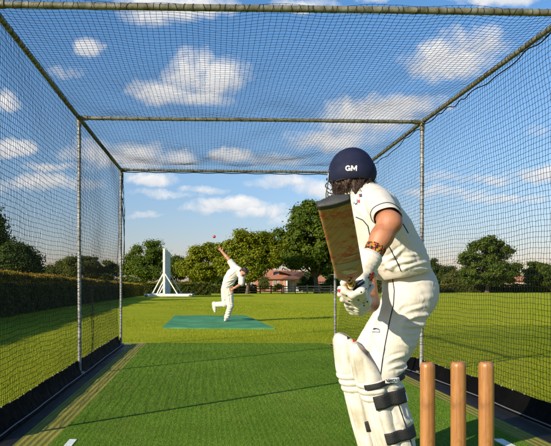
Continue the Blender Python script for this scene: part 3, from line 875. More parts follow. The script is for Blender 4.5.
def hedge(name, label, line, H, Wd, leaf, n, tips, seed, core_top=.86, group=None, bend=.05):
    """clipped hedge along a polyline (x, y): dark twiggy core, leaves on its faces and top, light new tips"""
    g = np.random.default_rng(seed); line = np.array(line, float)
    seg = np.linalg.norm(np.diff(line, axis=0), axis=1); cum = np.r_[0, np.cumsum(seg)]; L = cum[-1]
    def at(s):
        p = np.stack([np.interp(s, cum, line[:, 0]), np.interp(s, cum, line[:, 1])], -1)
        q = np.stack([np.interp(np.minimum(s+.5, L), cum, line[:, 0]) - np.interp(np.maximum(s-.5, 0), cum, line[:, 0]),
                      np.interp(np.minimum(s+.5, L), cum, line[:, 1]) - np.interp(np.maximum(s-.5, 0), cum, line[:, 1])], -1)
        q /= np.linalg.norm(q, axis=-1)[..., None]
        return p, np.stack([q[..., 1], -q[..., 0]], -1)
    hs = g.uniform(0, 6, 6)
    Hs = lambda s: H*(1 + bend*(np.sin(s*.9+hs[0])*.5 + np.sin(s*2.3+hs[1])*.35 + np.sin(s*5.1+hs[2])*.2))
    o0, _ = at(np.array([0.0])); root = empty(name, (line[:, 0].mean(), line[:, 1].mean(), float(gz(line[:, 1].mean()))))
    tag(root, label, 'hedge', group)
    ns = int(L/1.2)+2; s = np.linspace(0, L, ns); p, nr = at(s); z0 = gz(p[:, 1]) - .1
    w = Wd/2*.84; hh = Hs(s)*core_top
    rows = [np.c_[p - nr*w, z0], np.c_[p - nr*w, z0+hh], np.c_[p + nr*w, z0+hh], np.c_[p + nr*w, z0]]
    V = np.array(rows); idx = np.arange(4*ns).reshape(4, ns)
    Q = np.stack([idx[:-1,:-1], idx[:-1,1:], idx[1:,1:], idx[1:,:-1]], -1).reshape(-1, 4)
    caps = np.array([[0, ns, 2*ns, 3*ns], [ns-1, 4*ns-1, 3*ns-1, 2*ns-1]])
    mesh_np('branches', V.reshape(-1, 3), np.r_[Q, caps], M_core, root, smooth=False)
    # leaves: more of them towards the near end
    y0, y1 = line[0, 1], line[-1, 1]
    u = g.random(n)
    if y1 > y0*1.5: yv = y0*(y1/y0)**u; sv = np.interp(yv, line[:, 1], cum)
    else: sv = u*L
    p, nr = at(sv); face = g.random(n); side = np.where(face < .42, 1, np.where(face < .55, -1, 0)); top = side == 0
    zz = g.random(n)**.8; hloc = Hs(sv)
    off = np.where(top, g.uniform(-1, 1, n), side*(1 + .05*g.normal(size=n) - .10*zz**3)) * Wd/2
    lump = 1 + .07*np.sin(sv*3.1+zz*5+hs[3]) + .05*np.sin(sv*7.7-zz*9+hs[4])
    off = np.where(top, off, off*lump)
    z = gz(p[:, 1]) + np.where(top, hloc*(1 + .025*g.normal(size=n) - .05*np.abs(off/Wd*2)**3), hloc*zz)
    pos = np.c_[p + nr*off[:, None], z]
    N = np.where(top[:, None], np.array([0, 0, 1.0])[None], np.c_[nr*side[:, None], np.full(n, .35)])
    sc = (p[:, 1]/max(6, y0))**.45
    V, Q = leaves(pos, N, leaf*sc, .62, .6, g)
    mesh_np('foliage', V, Q, M_hedge, root, smooth=False)
    if tips:
        k = g.random(n) < tips; k &= (top | (zz > .72))
        q = pos[k].copy(); q[:, 2] += g.uniform(0, .09, k.sum()) * H
        V, Q = leaves(q, N[k]*.3 + g.normal(0, .5, (k.sum(), 3)) + (0, 0, .2), leaf*sc[k]*.9, .5, .5, g)
        mesh_np('new_shoots', V, Q, M_tip, root, smooth=False)
    return root
hedge('clipped_hedge', 'long clipped hedge with orange tips running along the left of the field', [(-6.0, 7), (-6.05, 14), (-6.5, 26), (-7.0, 42), (-7.5, 64)], 1.17, 1.3, .045, 110000, .42, 31)
hedge('clipped_hedge', 'dark hedge crossing behind the white sight screen, below the trees', [(-7.6, 66), (-3, 67), (.2, 68)], 1.3, 1.5, .16, 14000, .05, 32)
hedge('clipped_hedge', 'low rough hedge far off along the right side of the field under the oak', [(22, 113), (40, 117), (58, 119), (84, 121)], 1.5, 1.8, .30, 16000, .10, 33, bend=.16)
hedge('clipped_hedge', 'low dark hedge behind the lime green trees, left of the wooden fence', [(-1, 97), (3, 97.5), (8, 98)], 1.2, 1.4, .24, 5000, .0, 34, bend=.15)

# far-off woods that close the view between the trees
g = np.random.default_rng(40); n = 26000
xw = g.uniform(-190, 330, n); hw = 4.2 + 1.4*np.sin(xw*.05) + 1.1*np.sin(xw*.17+1) + .8*np.sin(xw*.43+2)
zw = gz(235) + hw*g.random(n)**.75; yw = 235 + g.normal(0, 4, n)
V, Q = leaves(np.c_[xw, yw, zw], np.tile([0, -.5, .6], (n, 1)), 1.25, .75, .6, g)
xb = np.linspace(-195, 335, 160); hb = 3.4 + 1.4*np.sin(xb*.05) + 1.1*np.sin(xb*.17+1)
Vb = np.r_[np.c_[xb, np.full(160, 236.5), np.full(160, -2.6)], np.c_[xb, np.full(160, 238.5), gz(235)+hb], np.c_[xb, np.full(160, 243.), np.full(160, -2.6)]]
ib = np.arange(159); Qb = np.r_[np.c_[ib, ib+1, ib+161, ib+160], np.c_[ib+160, ib+161, ib+321, ib+320]] + len(V)
far = mesh_np('distant_woods', np.r_[V, Vb], [np.r_[Q, Qb]], [M_leafC, M_core], midx=[0]*len(Q) + [1]*len(Qb), smooth=False)
tag(far, 'distant low woods closing the horizon far behind the field', 'woods', kind='stuff')

# ------------------------------------------------------------------ sight screen
M_white = mat_plain('weathered_white_paint', (.74, .74, .70), .55, .1, 3, .2, 20, col2=(.58, .58, .54))
M_panel = mat_plain('white_panel_boards', (.64, .65, .64), .6, .08, 1.6, .2, 12, col2=(.46, .46, .43), lo=.35, hi=.58)
ss = empty('sight_screen', (-3.8, 57, float(gz(57))))
tag(ss, 'tall white wheeled sight screen seen edge on with sloping braces on the lawn', 'sight screen')
y0, y1 = 53.0, 61.0; zA, zB = float(gz(y0)), float(gz(y1))
m = MB()
for k in range(20):
    za = -.30 + k*.208; m.box((-3.86, y0+.05, za), (-3.74, y1-.05, za+.198))
m.build('panel', M_panel, ss)
for y in (y0, y1):
    MB().box((-3.90, y-.06, -.30), (-3.71, y+.04, 3.86)).build('upright', M_white, ss)
    zb = float(gz(y))
    bevel(MB().box((-5.55, y-.13, zb+.06), (-1.30, y+.13, zb+.30)).build('skid', M_white, ss), .02)
    for xb_, zt in ((-4.85, 1.62), (-2.62, 1.62), (-4.45, .95)):
        if xb_ == -4.45 and y == y1: continue
        MB().beam((xb_, y, zb+.28), (-3.88 if xb_ < -3.8 else -3.72, y, zt), .10, .10, (0, 1, 0)).build('brace', M_white, ss)
    for xw_ in (-5.35, -1.5):
        w = MB(); an = np.linspace(0, 2*np.pi, 17)[:-1]
        for (r0, yo) in ((.13, -.06),):
            w.tube([(xw_, y-.21, zb+.13), (xw_, y-.13, zb+.13)], .13, 16)
        w.build('wheel', M_tube, ss)
MB().box((-3.95, y0, float(gz(57))+.04), (-3.65, y1, float(gz(57))+.22)).build('bottom_beam', M_white, ss)

# ------------------------------------------------------------------ post and rail fences
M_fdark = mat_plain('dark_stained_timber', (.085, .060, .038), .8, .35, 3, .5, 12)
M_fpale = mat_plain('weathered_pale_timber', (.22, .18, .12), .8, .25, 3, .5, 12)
def fence(label, x0, x1, y0, y1, n, mat, seed):
    g = np.random.default_rng(seed); a = np.array([x0, y0]); b = np.array([x1, y1])
    root = empty('post_and_rail_fence', (*a, float(gz(y0)))); tag(root, label, 'fence', 'timber fences along the far side of the field')
    for k in range(n+1):
        p = a + (b-a)*k/n; z = float(gz(p[1])); hgt = 1.32 + g.normal(0, .025)
        m = MB(); m.box((p[0]-.085, p[1]-.075, z-.1), (p[0]+.085, p[1]+.075, z+hgt), g.normal(0, .04))
        m.build('post', mat, root)
    for k in range(n):
        p, q = a + (b-a)*k/n, a + (b-a)*(k+1)/n
        for hz in (.36, .74, 1.12):
            s = g.normal(0, .02, 2)
            m = MB().beam((p[0]+.02, p[1]-.10, float(gz(p[1]))+hz+s[0]), (q[0]-.02, q[1]-.10, float(gz(q[1]))+hz+s[1]), .045, .15)
            m.build('rail', mat, root)
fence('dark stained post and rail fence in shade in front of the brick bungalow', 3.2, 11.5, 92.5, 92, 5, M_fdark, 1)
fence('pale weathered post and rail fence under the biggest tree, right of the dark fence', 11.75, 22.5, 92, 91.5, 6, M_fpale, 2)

# ------------------------------------------------------------------ houses
def brick_mat(name, c1, c2, mortar):
    m, t, b, co = new_mat(name)
    br = t.node('ShaderNodeTexBrick'); t.l.new(t.mapping(co, (1, 1, 1), (R(90), 0, 0)), br.inputs['Vector'])
    br.inputs['Color1'].default_value = c4(c1); br.inputs['Color2'].default_value = c4(c2); br.inputs['Mortar'].default_value = c4(mortar)
    br.inputs['Scale'].default_value = 4.4; br.inputs['Mortar Size'].default_value = .012
    n = t.noise(co, 1.2, 4, .6)
    t.l.new(t.mix(t.math('MULTIPLY', n, .5), br.outputs[0], c4(tuple(x*.6 for x in c1))), b.inputs['Base Color']); b.inputs['Roughness'].default_value = .9
    return m
def tile_mat(name, c):
    m, t, b, co = new_mat(name)
    w = t.node('ShaderNodeTexWave', wave_type='BANDS', bands_direction='Z'); t.l.new(co, w.inputs['Vector']); w.inputs['Scale'].default_value = 3.2
    n = t.noise(co, 3.5, 5, .65)
    t.l.new(t.ramp(t.math('ADD', t.math('MULTIPLY', n, .75), t.math('MULTIPLY', w.outputs[1], .25)), [(.3, tuple(x*.55 for x in c)), (.5, c), (.75, tuple(min(1, x*1.35) for x in c))]), b.inputs['Base Color'])
    b.inputs['Roughness'].default_value = .85
    bp = t.node('ShaderNodeBump'); bp.inputs['Distance'].default_value = .06; t.l.new(w.outputs[1], bp.inputs['Height']); t.l.new(bp.outputs[0], b.inputs['Normal'])
    return m
M_brick = brick_mat('red_brick', (.44, .17, .09), (.35, .12, .065), (.4, .34, .27))
M_brick2 = brick_mat('pale_pink_brick', (.50, .28, .20), (.42, .22, .15), (.5, .45, .38))
M_tile = tile_mat('orange_clay_tiles', (.42, .175, .09)); M_tile2 = tile_mat('brown_roof_tiles', (.15, .065, .040))
M_glass = mat_plain('window_glass', (.03, .035, .04), .08, .2, 4, spec=.8)
M_frame = mat_plain('white_window_frame', (.78, .78, .75), .5, .05, 4)
def hip_roof(x0, x1, y0, y1, z0, z1, inset, mat, name, parent, th=.12):
    cy = (y0+y1)/2; V = [(x0,y0,z0),(x1,y0,z0),(x1,y1,z0),(x0,y1,z0),(x0+inset,cy,z1),(x1-inset,cy,z1)]
    m = MB().add(V, [np.array([[0,1,5,4],[2,3,4,5]]), np.array([[1,2,5],[3,0,4]])])
    V2 = [(v[0], v[1], v[2]-th) for v in V[:4]]; m.add(V[:4] + V2, np.array([[0,4,5,1],[1,5,6,2],[2,6,7,3],[3,7,4,0],[4,7,6,5]]))
    return m.build(name, mat, parent)
def window(parent, x0, x1, z0, z1, y, bars=2):
    w = MB(); f = .07
    w.box((x0, y-.05, z0), (x0+f, y+.03, z1)); w.box((x1-f, y-.05, z0), (x1, y+.03, z1)); w.box((x0+f, y-.05, z1-f), (x1-f, y+.03, z1)); w.box((x0+f, y-.05, z0), (x1-f, y+.03, z0+f))
    for k in range(1, bars): xm = x0 + (x1-x0)*k/bars; w.box((xm-.035, y-.045, z0+f), (xm+.035, y+.02, z1-f))
    o = w.build('window', M_frame, parent)
    MB().box((x0+f, y-.015, z0+f), (x1-f, y+.01, z1-f)).build('pane', M_glass, o)
    MB().box((x0-.08, y-.12, z0-.08), (x1+.08, y+.02, z0-.003)).build('sill', M_frame, o)
HY = 135.0; kx = HY/F_PX; gzH = float(gz(HY)); X_ = lambda px: (px-CX)*kx
Zp = lambda py, d=HY: CAMZ + (CY-py)*d/F_PX
hs = empty('brick_bungalow', (X_(288), HY, gzH)); tag(hs, 'red brick bungalow with orange tiled roof and brown hipped porch behind the fence', 'house')
ez = Zp(278.5)
m = MB().box((X_(258), HY, gzH-.2), (X_(308), HY+8, ez)); m.build('wall', M_brick, hs)
rf = hip_roof(X_(256.5), X_(309.5), HY-.6, HY+8.6, ez-.05, Zp(270.0), 2.2, M_tile, 'roof', hs)
bevel(MB().box((X_(272)-.45, HY+1.2, ez), (X_(272)+.45, HY+2.1, Zp(267.5))).build('chimney', M_brick, rf), .03)
for (ax) in ((X_(272)-.18), (X_(272)+.2)):
    MB().lathe([(.13, 0), (.11, .35), (.12, .38)], (ax, HY+1.65, Zp(267.5)), 12).build('chimney_pot', M_tile, rf)
for (p0, p1) in ((261, 264.5), (266.5, 269), (273, 275.5), (277.5, 280), (303.5, 306)):
    window(hs, X_(p0), X_(p1), Zp(286), Zp(280.5), HY - .03)
PY = HY - 4.0
pw = MB(); pw.box((X_(283.2), PY+.4, gzH-.2), (X_(285.3), PY+4.0-.002, ez-.1)); pw.box((X_(298.4), PY+.4, gzH-.2), (X_(300), PY+4.0-.002, ez-.1)); pw.box((X_(285.3)+.002, PY+1.6, gzH-.2), (X_(298.4)-.002, PY+1.8, ez-.1))
pw.build('porch_wall', M_brick, hs)
hip_roof(X_(280.6), X_(301.6), PY-.4, HY+4.2, ez-.08, Zp(271.3), 5.0, M_tile2, 'porch_roof', hs)
MB().box((X_(282.0), PY-.3, ez-.34), (X_(300.4), PY-.16, ez-.21)).build('fascia', M_fdark, hs)
for p_ in (284.5, 299.2):
    MB().box((X_(p_)-.12, PY-.02, gzH), (X_(p_)+.12, PY+.22, ez-.21)).build('porch_post', M_frame, hs)
window(hs, X_(286.2), X_(289.2), gzH+.5, ez-.45, PY+1.55, 2); window(hs, X_(293.6), X_(297.6), gzH+.5, ez-.45, PY+1.55, 3)
dr = MB().box((X_(290.0), PY+1.52, gzH+.02), (X_(292.6), PY+1.59, ez-.5)).build('door', mat_plain('grey_door_paint', (.25, .28, .30), .5), hs)
MB().box((X_(292.2), PY+1.44, gzH+1.05), (X_(292.5), PY+1.515, gzH+1.12)).build('handle', M_clip, dr)
# white garden chairs on the grass before the porch
def garden_chair(label, px, d, rz):
    x = (px-CX)*d/F_PX; z = float(gz(d)); r = empty('garden_chair', (x, d, z), 0); tag(r, label, 'chair', 'white garden chairs')
    ca, sa = math.cos(rz), math.sin(rz); T = lambda a, b, c: (x+a*ca-b*sa, d+a*sa+b*ca, z+c)
    MB().beam(T(-.28, 0, .42), T(.28, 0, .42), .52, .05).build('seat', M_frame, r)
    m = MB()
    for k in range(5): m.beam(T(-.24+.12*k, .26, .46), T(-.24+.12*k, .36, 1.0), .075, .03, (1, 0, 0))
    m.build('backrest', M_frame, r)
    for a in (-.25, .25):
        for b in (-.22, .22): MB().beam(T(a, b, 0), T(a*.95, b, .40), .05, .05, (0, 1, 0)).build('leg', M_frame, r)
        MB().beam(T(a*1.1, -.24, .66), T(a*1.1, .28, .68), .06, .04).build('armrest', M_frame, r)
garden_chair('white garden chair on the grass before the left side of the bungalow porch', 286.2, 123, .5)
garden_chair('white garden chair on the grass before the right side of the bungalow porch', 297.6, 123, -.4)
# neighbouring houses, mostly hidden
def small_house(label, px0, px1, d, pye, pyr, wallm, roofm, deep=7, ins=1.2):
    k = d/F_PX; x0, x1 = (px0-CX)*k, (px1-CX)*k; z0 = float(gz(d)); ez = CAMZ + (CY-pye)*k; ins = min(ins, (x1-x0)*.42); rz = CAMZ + (CY-pyr)*k
    r = empty('brick_house', ((x0+x1)/2, d, z0)); tag(r, label, 'house')
    MB().box((x0, d, z0-.2), (x1, d+deep, ez)).build('wall', wallm, r)
    hip_roof(x0-.4, x1+.4, d-.5, d+deep+.5, ez-.05, rz, ins, roofm, 'roof', r)
    w = (x1-x0)
    for f in (.12, .55): window(r, x0+w*f, x0+w*(f+.3), z0+.9, min(ez-.3, z0+2.2), d-.03)
small_house('pinkish house half hidden by leaves left of the brick bungalow', 247, 262, 150, 279.5, 274, M_brick2, M_tile2)
small_house('pale brick house with red roof far off between the oak and the right edge tree', 517, 531, 165, 280.5, 274.5, M_brick2, M_tile)
small_house('red roofed house glimpsed right of the biggest trunk', 319, 326, 150, 281, 275.5, M_brick, M_tile)
# ================================================================== stumps, batsman, bat, bowler, ball
def wood_mat(name, c0, c1, c2, rough=.42, scale=(75, 75, 2.0), coat=.12):
    m, t, b, co = new_mat(name)
    g = t.noise(t.mapping(co, scale), 1.0, 5.0, .6, 1.2); n = t.noise(co, 9, 3, .6)
    f = t.math('ADD', t.math('MULTIPLY', g, .7), t.math('MULTIPLY', n, .3))
    t.l.new(t.ramp(f, [(.33, c0), (.5, c1), (.68, c2)]), b.inputs['Base Color'])
    st_ = t.maprange(t.noise(t.mapping(co, (6, 6, 2.4)), 4.0, 6, .68, .8), .52, .72); src = b.inputs['Base Color'].links[0].from_socket
    t.l.new(t.mix(t.math('MULTIPLY', st_, .55), src, c4(tuple(x*.45 for x in c0))), b.inputs['Base Color'])
    b.inputs['Roughness'].default_value = rough; b.inputs['Coat Weight'].default_value = coat; b.inputs['Coat Roughness'].default_value = .25
    bp = t.node('ShaderNodeBump'); bp.inputs['Strength'].default_value = .25; bp.inputs['Distance'].default_value = .002
    t.l.new(g, bp.inputs['Height']); t.l.new(bp.outputs[0], b.inputs['Normal'])
    return m
M_stump = wood_mat('varnished_ash', (.20, .075, .020), (.33, .145, .042), (.43, .215, .072))
SD = 1.86
for (px, top, lab) in ((427.5, 361.6, 'wooden stump on the left, standing closest to the batsman'), (458.3, 361.0, 'wooden stump in the middle, between the other two'),
                  (486.3, 361.0, 'wooden stump on the right, standing closest to the right net')):
    x, _, zt = P(px, top, SD); r = .0224
    prof = [(.0, 0.018), (r*.98, .018), (r, .05), (r, zt-.020), (r*.985, zt-.0135), (r*.93, zt-.0085), (r*.80, zt-.0040), (r*.68, zt-.0022), (r*.62, zt-.0026), (r*.45, zt-.0045), (r*.2, zt-.0058), (0, zt-.006)]
    o = MB().lathe(prof, (x, SD, 0), 40).build('stump', M_stump, None, True, origin=(x, SD, 0.018))
    o.rotation_euler = (0, 0, rng.uniform(0, 6))
    tag(o, lab, 'stump', 'row of three wooden stumps')

# ---------------------------------------------------------------- materials for people
def cloth_mat(name, col, rough=.85, weave=900, wr=.22):
    m, t, b, co = new_mat(name)
    n = t.noise(co, 5, 5, .6)
    t.l.new(t.ramp(n, [(.3, tuple(x*.93 for x in col)), (.7, col)]), b.inputs['Base Color'])
    b.inputs['Roughness'].default_value = rough; b.inputs['Specular IOR Level'].default_value = .2; b.inputs['Sheen Weight'].default_value = .12
    bp = t.node('ShaderNodeBump'); bp.inputs['Strength'].default_value = wr; bp.inputs['Distance'].default_value = .02
    fold = t.noise(t.mapping(co, (1.3, 1.3, .7), (.5, .3, .2)), 9, 4, .5, 1.8)
    t.l.new(fold, bp.inputs['Height'])
    b2 = t.node('ShaderNodeBump'); b2.inputs['Strength'].default_value = .12; b2.inputs['Distance'].default_value = .001
    t.l.new(t.noise(co, weave, 2, .5), b2.inputs['Height']); t.l.new(bp.outputs[0], b2.inputs['Normal']); t.l.new(b2.outputs[0], b.inputs['Normal'])
    return m
M_shirt = cloth_mat('cream_shirt_cloth', (.645, .60, .515)); M_trous = cloth_mat('cream_trouser_cloth', (.625, .58, .49))
M_pipe = mat_plain('navy_piping', (.012, .014, .022), .7, .1, 30)
M_pad = mat_plain('white_pad_leather', (.59, .555, .49), .55, .06, 8, .15, 60, col2=(.40, .36, .26), lo=.32, hi=.58)
M_glove = mat_plain('white_glove_leather', (.60, .56, .48), .5, .08, 10, .25, 70, col2=(.42, .37, .28), lo=.28, hi=.5)
M_black = mat_plain('black_strap', (.010, .010, .011), .65, .3, 30, .4, 200)
M_red = mat_plain('red_badge', (.55, .02, .025), .5, .1, 30)
M_lab = mat_plain('white_label', (.80, .79, .77), .6, .04, 30)
M_navy = mat_plain('navy_badge', (.015, .02, .06), .6, .1, 30)
M_grey = mat_plain('grey_print', (.18, .18, .18), .6, .1, 30)
def skin_mat(name, c):
    m, t, b, co = new_mat(name)
    n = t.noise(co, 14, 5, .6); n2 = t.noise(co, 220, 3, .6)
    t.l.new(t.ramp(n, [(.32, (c[0]*.70, c[1]*.56, c[2]*.50)), (.52, c), (.7, (c[0]*1.08, c[1]*1.12, c[2]*1.15))]), b.inputs['Base Color'])
    b.inputs['Roughness'].default_value = .5; b.inputs['Subsurface Weight'].default_value = .12; b.inputs['Subsurface Radius'].default_value = (.02, .008, .004); b.inputs['Subsurface Scale'].default_value = .3
    bp = t.node('ShaderNodeBump'); bp.inputs['Strength'].default_value = .35; bp.inputs['Distance'].default_value = .003
    t.l.new(n2, bp.inputs['Height']); t.l.new(bp.outputs[0], b.inputs['Normal'])
    return m
M_skin = skin_mat('tanned_skin', (.40, .165, .080)); M_skin2 = skin_mat('fair_skin', (.46, .22, .13))
M_hair = mat_plain('brown_hair', (.034, .015, .008), .55, .5, 60, .5, 120); M_hair2 = mat_plain('dark_brown_hair', (.030, .017, .010), .5, .5, 60, .5, 120)
M_helm = mat_plain('navy_helmet_cloth', (.010, .013, .036), .7, .2, 18, .25, 700, spec=.2)
M_steel = mat_plain('steel_grille', (.42, .42, .42), .3, .1, 20, metal=.9)
M_eye = mat_plain('eye_white', (.7, .68, .65), .25, .03, 20); M_iris = mat_plain('dark_iris', (.02, .014, .01), .2, .1, 20); M_lip = mat_plain('lips', (.36, .12, .09), .5, .1, 40)

def sdf_obj(name, prims, h, mat, parent, cuts=(), wr=None, sm=1, keep=None):
    V, Q = sdf_mesh(prims, h, cuts)
    if sm: V = relax(V, Q, sm, .5)
    if wr is not None: V = V + vnormals(V, Q) * wr(V)[:, None]
    o = mesh_np(name, V, Q, mat, parent, True)
    return o, V, Q

def solid_sheet(name, V, Q, mat, parent, th=.0015):
    o = mesh_np(name, V, Q, mat, parent, True); s = o.modifiers.new('thickness', 'SOLIDIFY'); s.thickness = th; s.offset = 0
    return o

def fingers(c, a, n, m, wrist, s=1.0, pad=0.0, thumb=-1, R0=.034, rolls=False):
    """hand closed round a bar through c along a. n: from bar to the knuckles, m: the way the fingers curl."""
    pos = lambda al, ph, R: c + a*al + R*(math.cos(R_(ph))*n + math.sin(R_(ph))*m)
    R_ = math.radians; pr = []; k = .006*s + pad*.2
    heel = pos(0, -72, R0*1.25)
    pr += [cone(wrist, heel*.6 + wrist*.4, .027*s+pad*1.1, .028*s+pad, .02)]
    for i, ln in enumerate((.93, 1.05, 1.0, .84)):
        al = (-1.5 + i)*.0205*s*(1 + pad*14)
        kn = pos(al*1.05, 5, R0*1.32)
        pr.append(cone(heel*.75 + wrist*.25 + a*al*.7, kn, .0145*s+pad, .0125*s+pad, .016))
        pts = [kn, pos(al, 5 + 58*ln, R0*1.28), pos(al*.97, 5 + 118*ln, R0*1.10), pos(al*.95, 5 + 172*ln, R0*.98)]
        rr = [.0108, .0100, .0092, .0080]
        for j in range(3):
            pr.append(cone(pts[j], pts[j+1], rr[j]*s+pad, rr[j+1]*s+pad, k))
            if rolls:
                for u in (.25, .75): pr.append(ball(pts[j]*(1-u) + pts[j+1]*u + .35*pad*nrm(pts[j]*(1-u)+pts[j+1]*u - c - a*al), rr[j]*s+pad*1.25, .003))
    tb = heel + a*thumb*.024*s
    t1 = pos(thumb*.040, -95, R0*1.25); t2 = pos(thumb*.046, -150, R0*1.05); t3 = pos(thumb*.046, -195, R0*.98)
    pr += [cone(tb, t1, .015*s+pad, .012*s+pad, .015), cone(t1, t2, .0115*s+pad, .0105*s+pad, k), cone(t2, t3, .0105*s+pad, .009*s+pad, k)]
    return pr

# ================================================================== cricket bat (held, so a thing of its own)
toe = P(334, 203.5, 1.93); sh = P(351, 281.5, 2.38)
ba = nrm(sh - toe); L_ = np.linalg.norm(sh - toe)
bw = nrm(P(350, 201.5, 1.93) - P(317, 204.5, 1.93)); bw = nrm(bw - ba*np.dot(bw, ba))
bn = nrm(np.cross(bw, ba)); 
if bn[2] > 0: bn = -bn                                        # the face: looks down and at the camera
bat = empty('cricket_bat', sh + ba*.12)
tag(bat, 'worn wooden cricket bat with red ball marks, raised in the batsman\'s gloves', 'bat')
def blade_section(tt):
    w = .0540 * (1 - .0*tt)
    if tt < .05: w *= math.sqrt(max(0, 1 - ((.05-tt)/.05)**2))*.10 + .90
    if tt > .90: w = .054 - (.054-.019)*smoothstep(np.array(tt), .90, 1.0)**1.2
    edge = .019 + .010*math.sin(math.pi*min(1, tt*1.3))*(1-tt*.4); sp = .022 + .030*math.exp(-((tt-.34)/.30)**2)
    if tt > .9: sp = max(sp*(1-(tt-.9)*3), .017); edge = edge + (.016-edge)*(tt-.9)*10
    u = np.linspace(-1, 1, 17)
    face = [(x*w, .006*(1-x*x)) for x in u]                                   # slightly rounded face
    back = [(x*w, -edge - (sp-edge if sp > edge else 0)*max(0, 1-abs(x))**1.1) for x in u[::-1]]
    # soften the corners
    face[0] = (face[0][0]*.985, -.002); face[-1] = (face[-1][0]*.985, -.002)
    return np.array(face + back)
ts = np.r_[0, .006, .02, .04, np.linspace(.07, .88, 26), np.linspace(.90, 1, 8)]
rows = np.array([[toe + ba*(tt*L_) + bw*p[0] + bn*p[1] for p in blade_section(tt)] for tt in ts])
nr_, nc = rows.shape[:2]; ii = np.arange(nr_-1)[:, None]; jj = np.arange(nc)[None]; j2 = (jj+1) % nc
Q = np.stack([ii*nc+jj, ii*nc+j2, (ii+1)*nc+j2, (ii+1)*nc+jj], -1).reshape(-1, 4)
def bat_mat():
    m, t, b, co = new_mat('worn_willow')
    rot = Matrix((Vector(bw), Vector(ba), Vector(bn)))                        # world axes -> blade axes
    e = rot.to_euler('XYZ')
    bl = t.mapping(co, (1, 1, 1), tuple(e))
    grain = t.noise(t.mapping(bl, (95, 2.2, 20)), 1.0, 4, .6, .25)
    base = t.ramp(grain, [(.3, (.30, .145, .055)), (.5, (.44, .235, .10)), (.7, (.54, .31, .15))])
    mk = t.noise(t.mapping(bl, (17, 26, 20)), 1.0, 6, .66, .2); mk2 = t.noise(bl, 7, 3, .6)
    red = t.math('MULTIPLY', t.maprange(mk, .47, .56), t.maprange(mk2, .40, .52), True)
    c = t.mix(t.math('MULTIPLY', red, .92), base, (.42, .035, .015, 1))
    dirt = t.maprange(t.noise(bl, 4.5, 5, .65), .45, .72)
    c = t.mix(t.math('MULTIPLY', dirt, .6), c, (.17, .12, .075, 1))
    t.l.new(c, b.inputs['Base Color']); b.inputs['Roughness'].default_value = .42; b.inputs['Coat Weight'].default_value = .15
    bp = t.node('ShaderNodeBump'); bp.inputs['Strength'].default_value = .2; bp.inputs['Distance'].default_value = .002
    t.l.new(grain, bp.inputs['Height']); t.l.new(bp.outputs[0], b.inputs['Normal'])
    return m
M_willow = bat_mat()
capV = np.r_[rows[0], [rows[0].mean(0)]]; capQ = np.array([[k, nc, (k+1) % nc] for k in range(nc)])
Vb_ = np.r_[rows.reshape(-1, 3), [rows[-1].mean(0)]]; n0 = (nr_-1)*nc
blade = mesh_np('blade', Vb_, [Q, np.array([[n0+k, n0+(k+1) % nc, len(Vb_)-1] for k in range(nc)])], M_willow, bat, True)
# dark rubber guard on the toe
gs = np.array([[toe + ba*d_ + (bw*p[0] + bn*p[1])*s_ + (1-s_)*(bn*-.012) for p in blade_section(.02)] for d_, s_ in ((.016, 1.025), (.0, 1.03), (-.004, 1.0), (-.0055, .9))])
g0 = gs.reshape(-1, 3); ii = np.arange(3)[:, None]; jj = np.arange(nc)[None]; j2 = (jj+1) % nc
Qg = np.stack([ii*nc+jj, (ii+1)*nc+jj, (ii+1)*nc+j2, ii*nc+j2], -1).reshape(-1, 4)
M_toe = mat_plain('dark_toe_guard', (.030, .031, .032), .6, .25, 30, .15, 300)
mesh_np('toe_guard', np.r_[g0, [gs[3].mean(0)]], [Qg, np.array([[3*nc+k, 4*nc, 3*nc+(k+1) % nc] for k in range(nc)])], M_toe, bat, True)
# stickers on the face by the shoulder
def face_patch(name, corners, mat, lift=.0012):
    """corners in (across -1..1, along 0..1) on the blade face"""
    m = 9; V = []
    for j in range(m):
        for i in range(m):
            u, v = i/(m-1), j/(m-1)
            p = (1-u)*(1-v)*np.array(corners[0]) + u*(1-v)*np.array(corners[1]) + u*v*np.array(corners[2]) + (1-u)*v*np.array(corners[3])
            V.append(toe + ba*(p[1]*L_) + bw*p[0]*.054 + bn*(.006*(1-p[0]**2) + lift))
    i = np.arange(m-1)[None]; j = np.arange(m-1)[:, None]
    return mesh_np(name, np.array(V), np.stack([j*m+i, j*m+i+1, (j+1)*m+i+1, (j+1)*m+i], -1).reshape(-1, 4), mat, bat, True)
M_stk = mat_plain('worn_grey_sticker', (.20, .20, .16), .4, .4, 30, col2=(.34, .26, .14)); M_stk2 = mat_plain('pale_sticker', (.44, .42, .36), .4, .3, 40, col2=(.30, .24, .15))
face_patch('sticker', [(-.80, .70), (.84, .70), (.82, .765), (-.80, .765)], M_stk)
face_patch('sticker', [(-.55, .80), (.30, .80), (.62, .86), (-.30, .86)], M_stk2)
face_patch('sticker', [(-.1, .62), (.84, .62), (.84, .635), (-.1, .635)], M_stk2)
hd = MB(); m_ = 60; tt = np.linspace(-.04, .275, m_)
hd.tube(sh + np.outer(tt, ba) - bn*.008, .0165 + .0012*np.sin(tt*900) + .004*smoothstep(tt, .25, .27), 16)
def grip_mat():
    m, t, b, co = new_mat('yellow_black_grip')
    w = t.node('ShaderNodeTexWave', wave_type='BANDS', bands_direction='DIAGONAL'); t.l.new(co, w.inputs['Vector']); w.inputs['Scale'].default_value = 28
    t.l.new(t.ramp(w.outputs[1], [(.45, (.015, .015, .015)), (.55, (.70, .36, .02))]), b.inputs['Base Color']); b.inputs['Roughness'].default_value = .7
    return m
M_grip = grip_mat()
hd.build('handle', M_grip, bat, True)

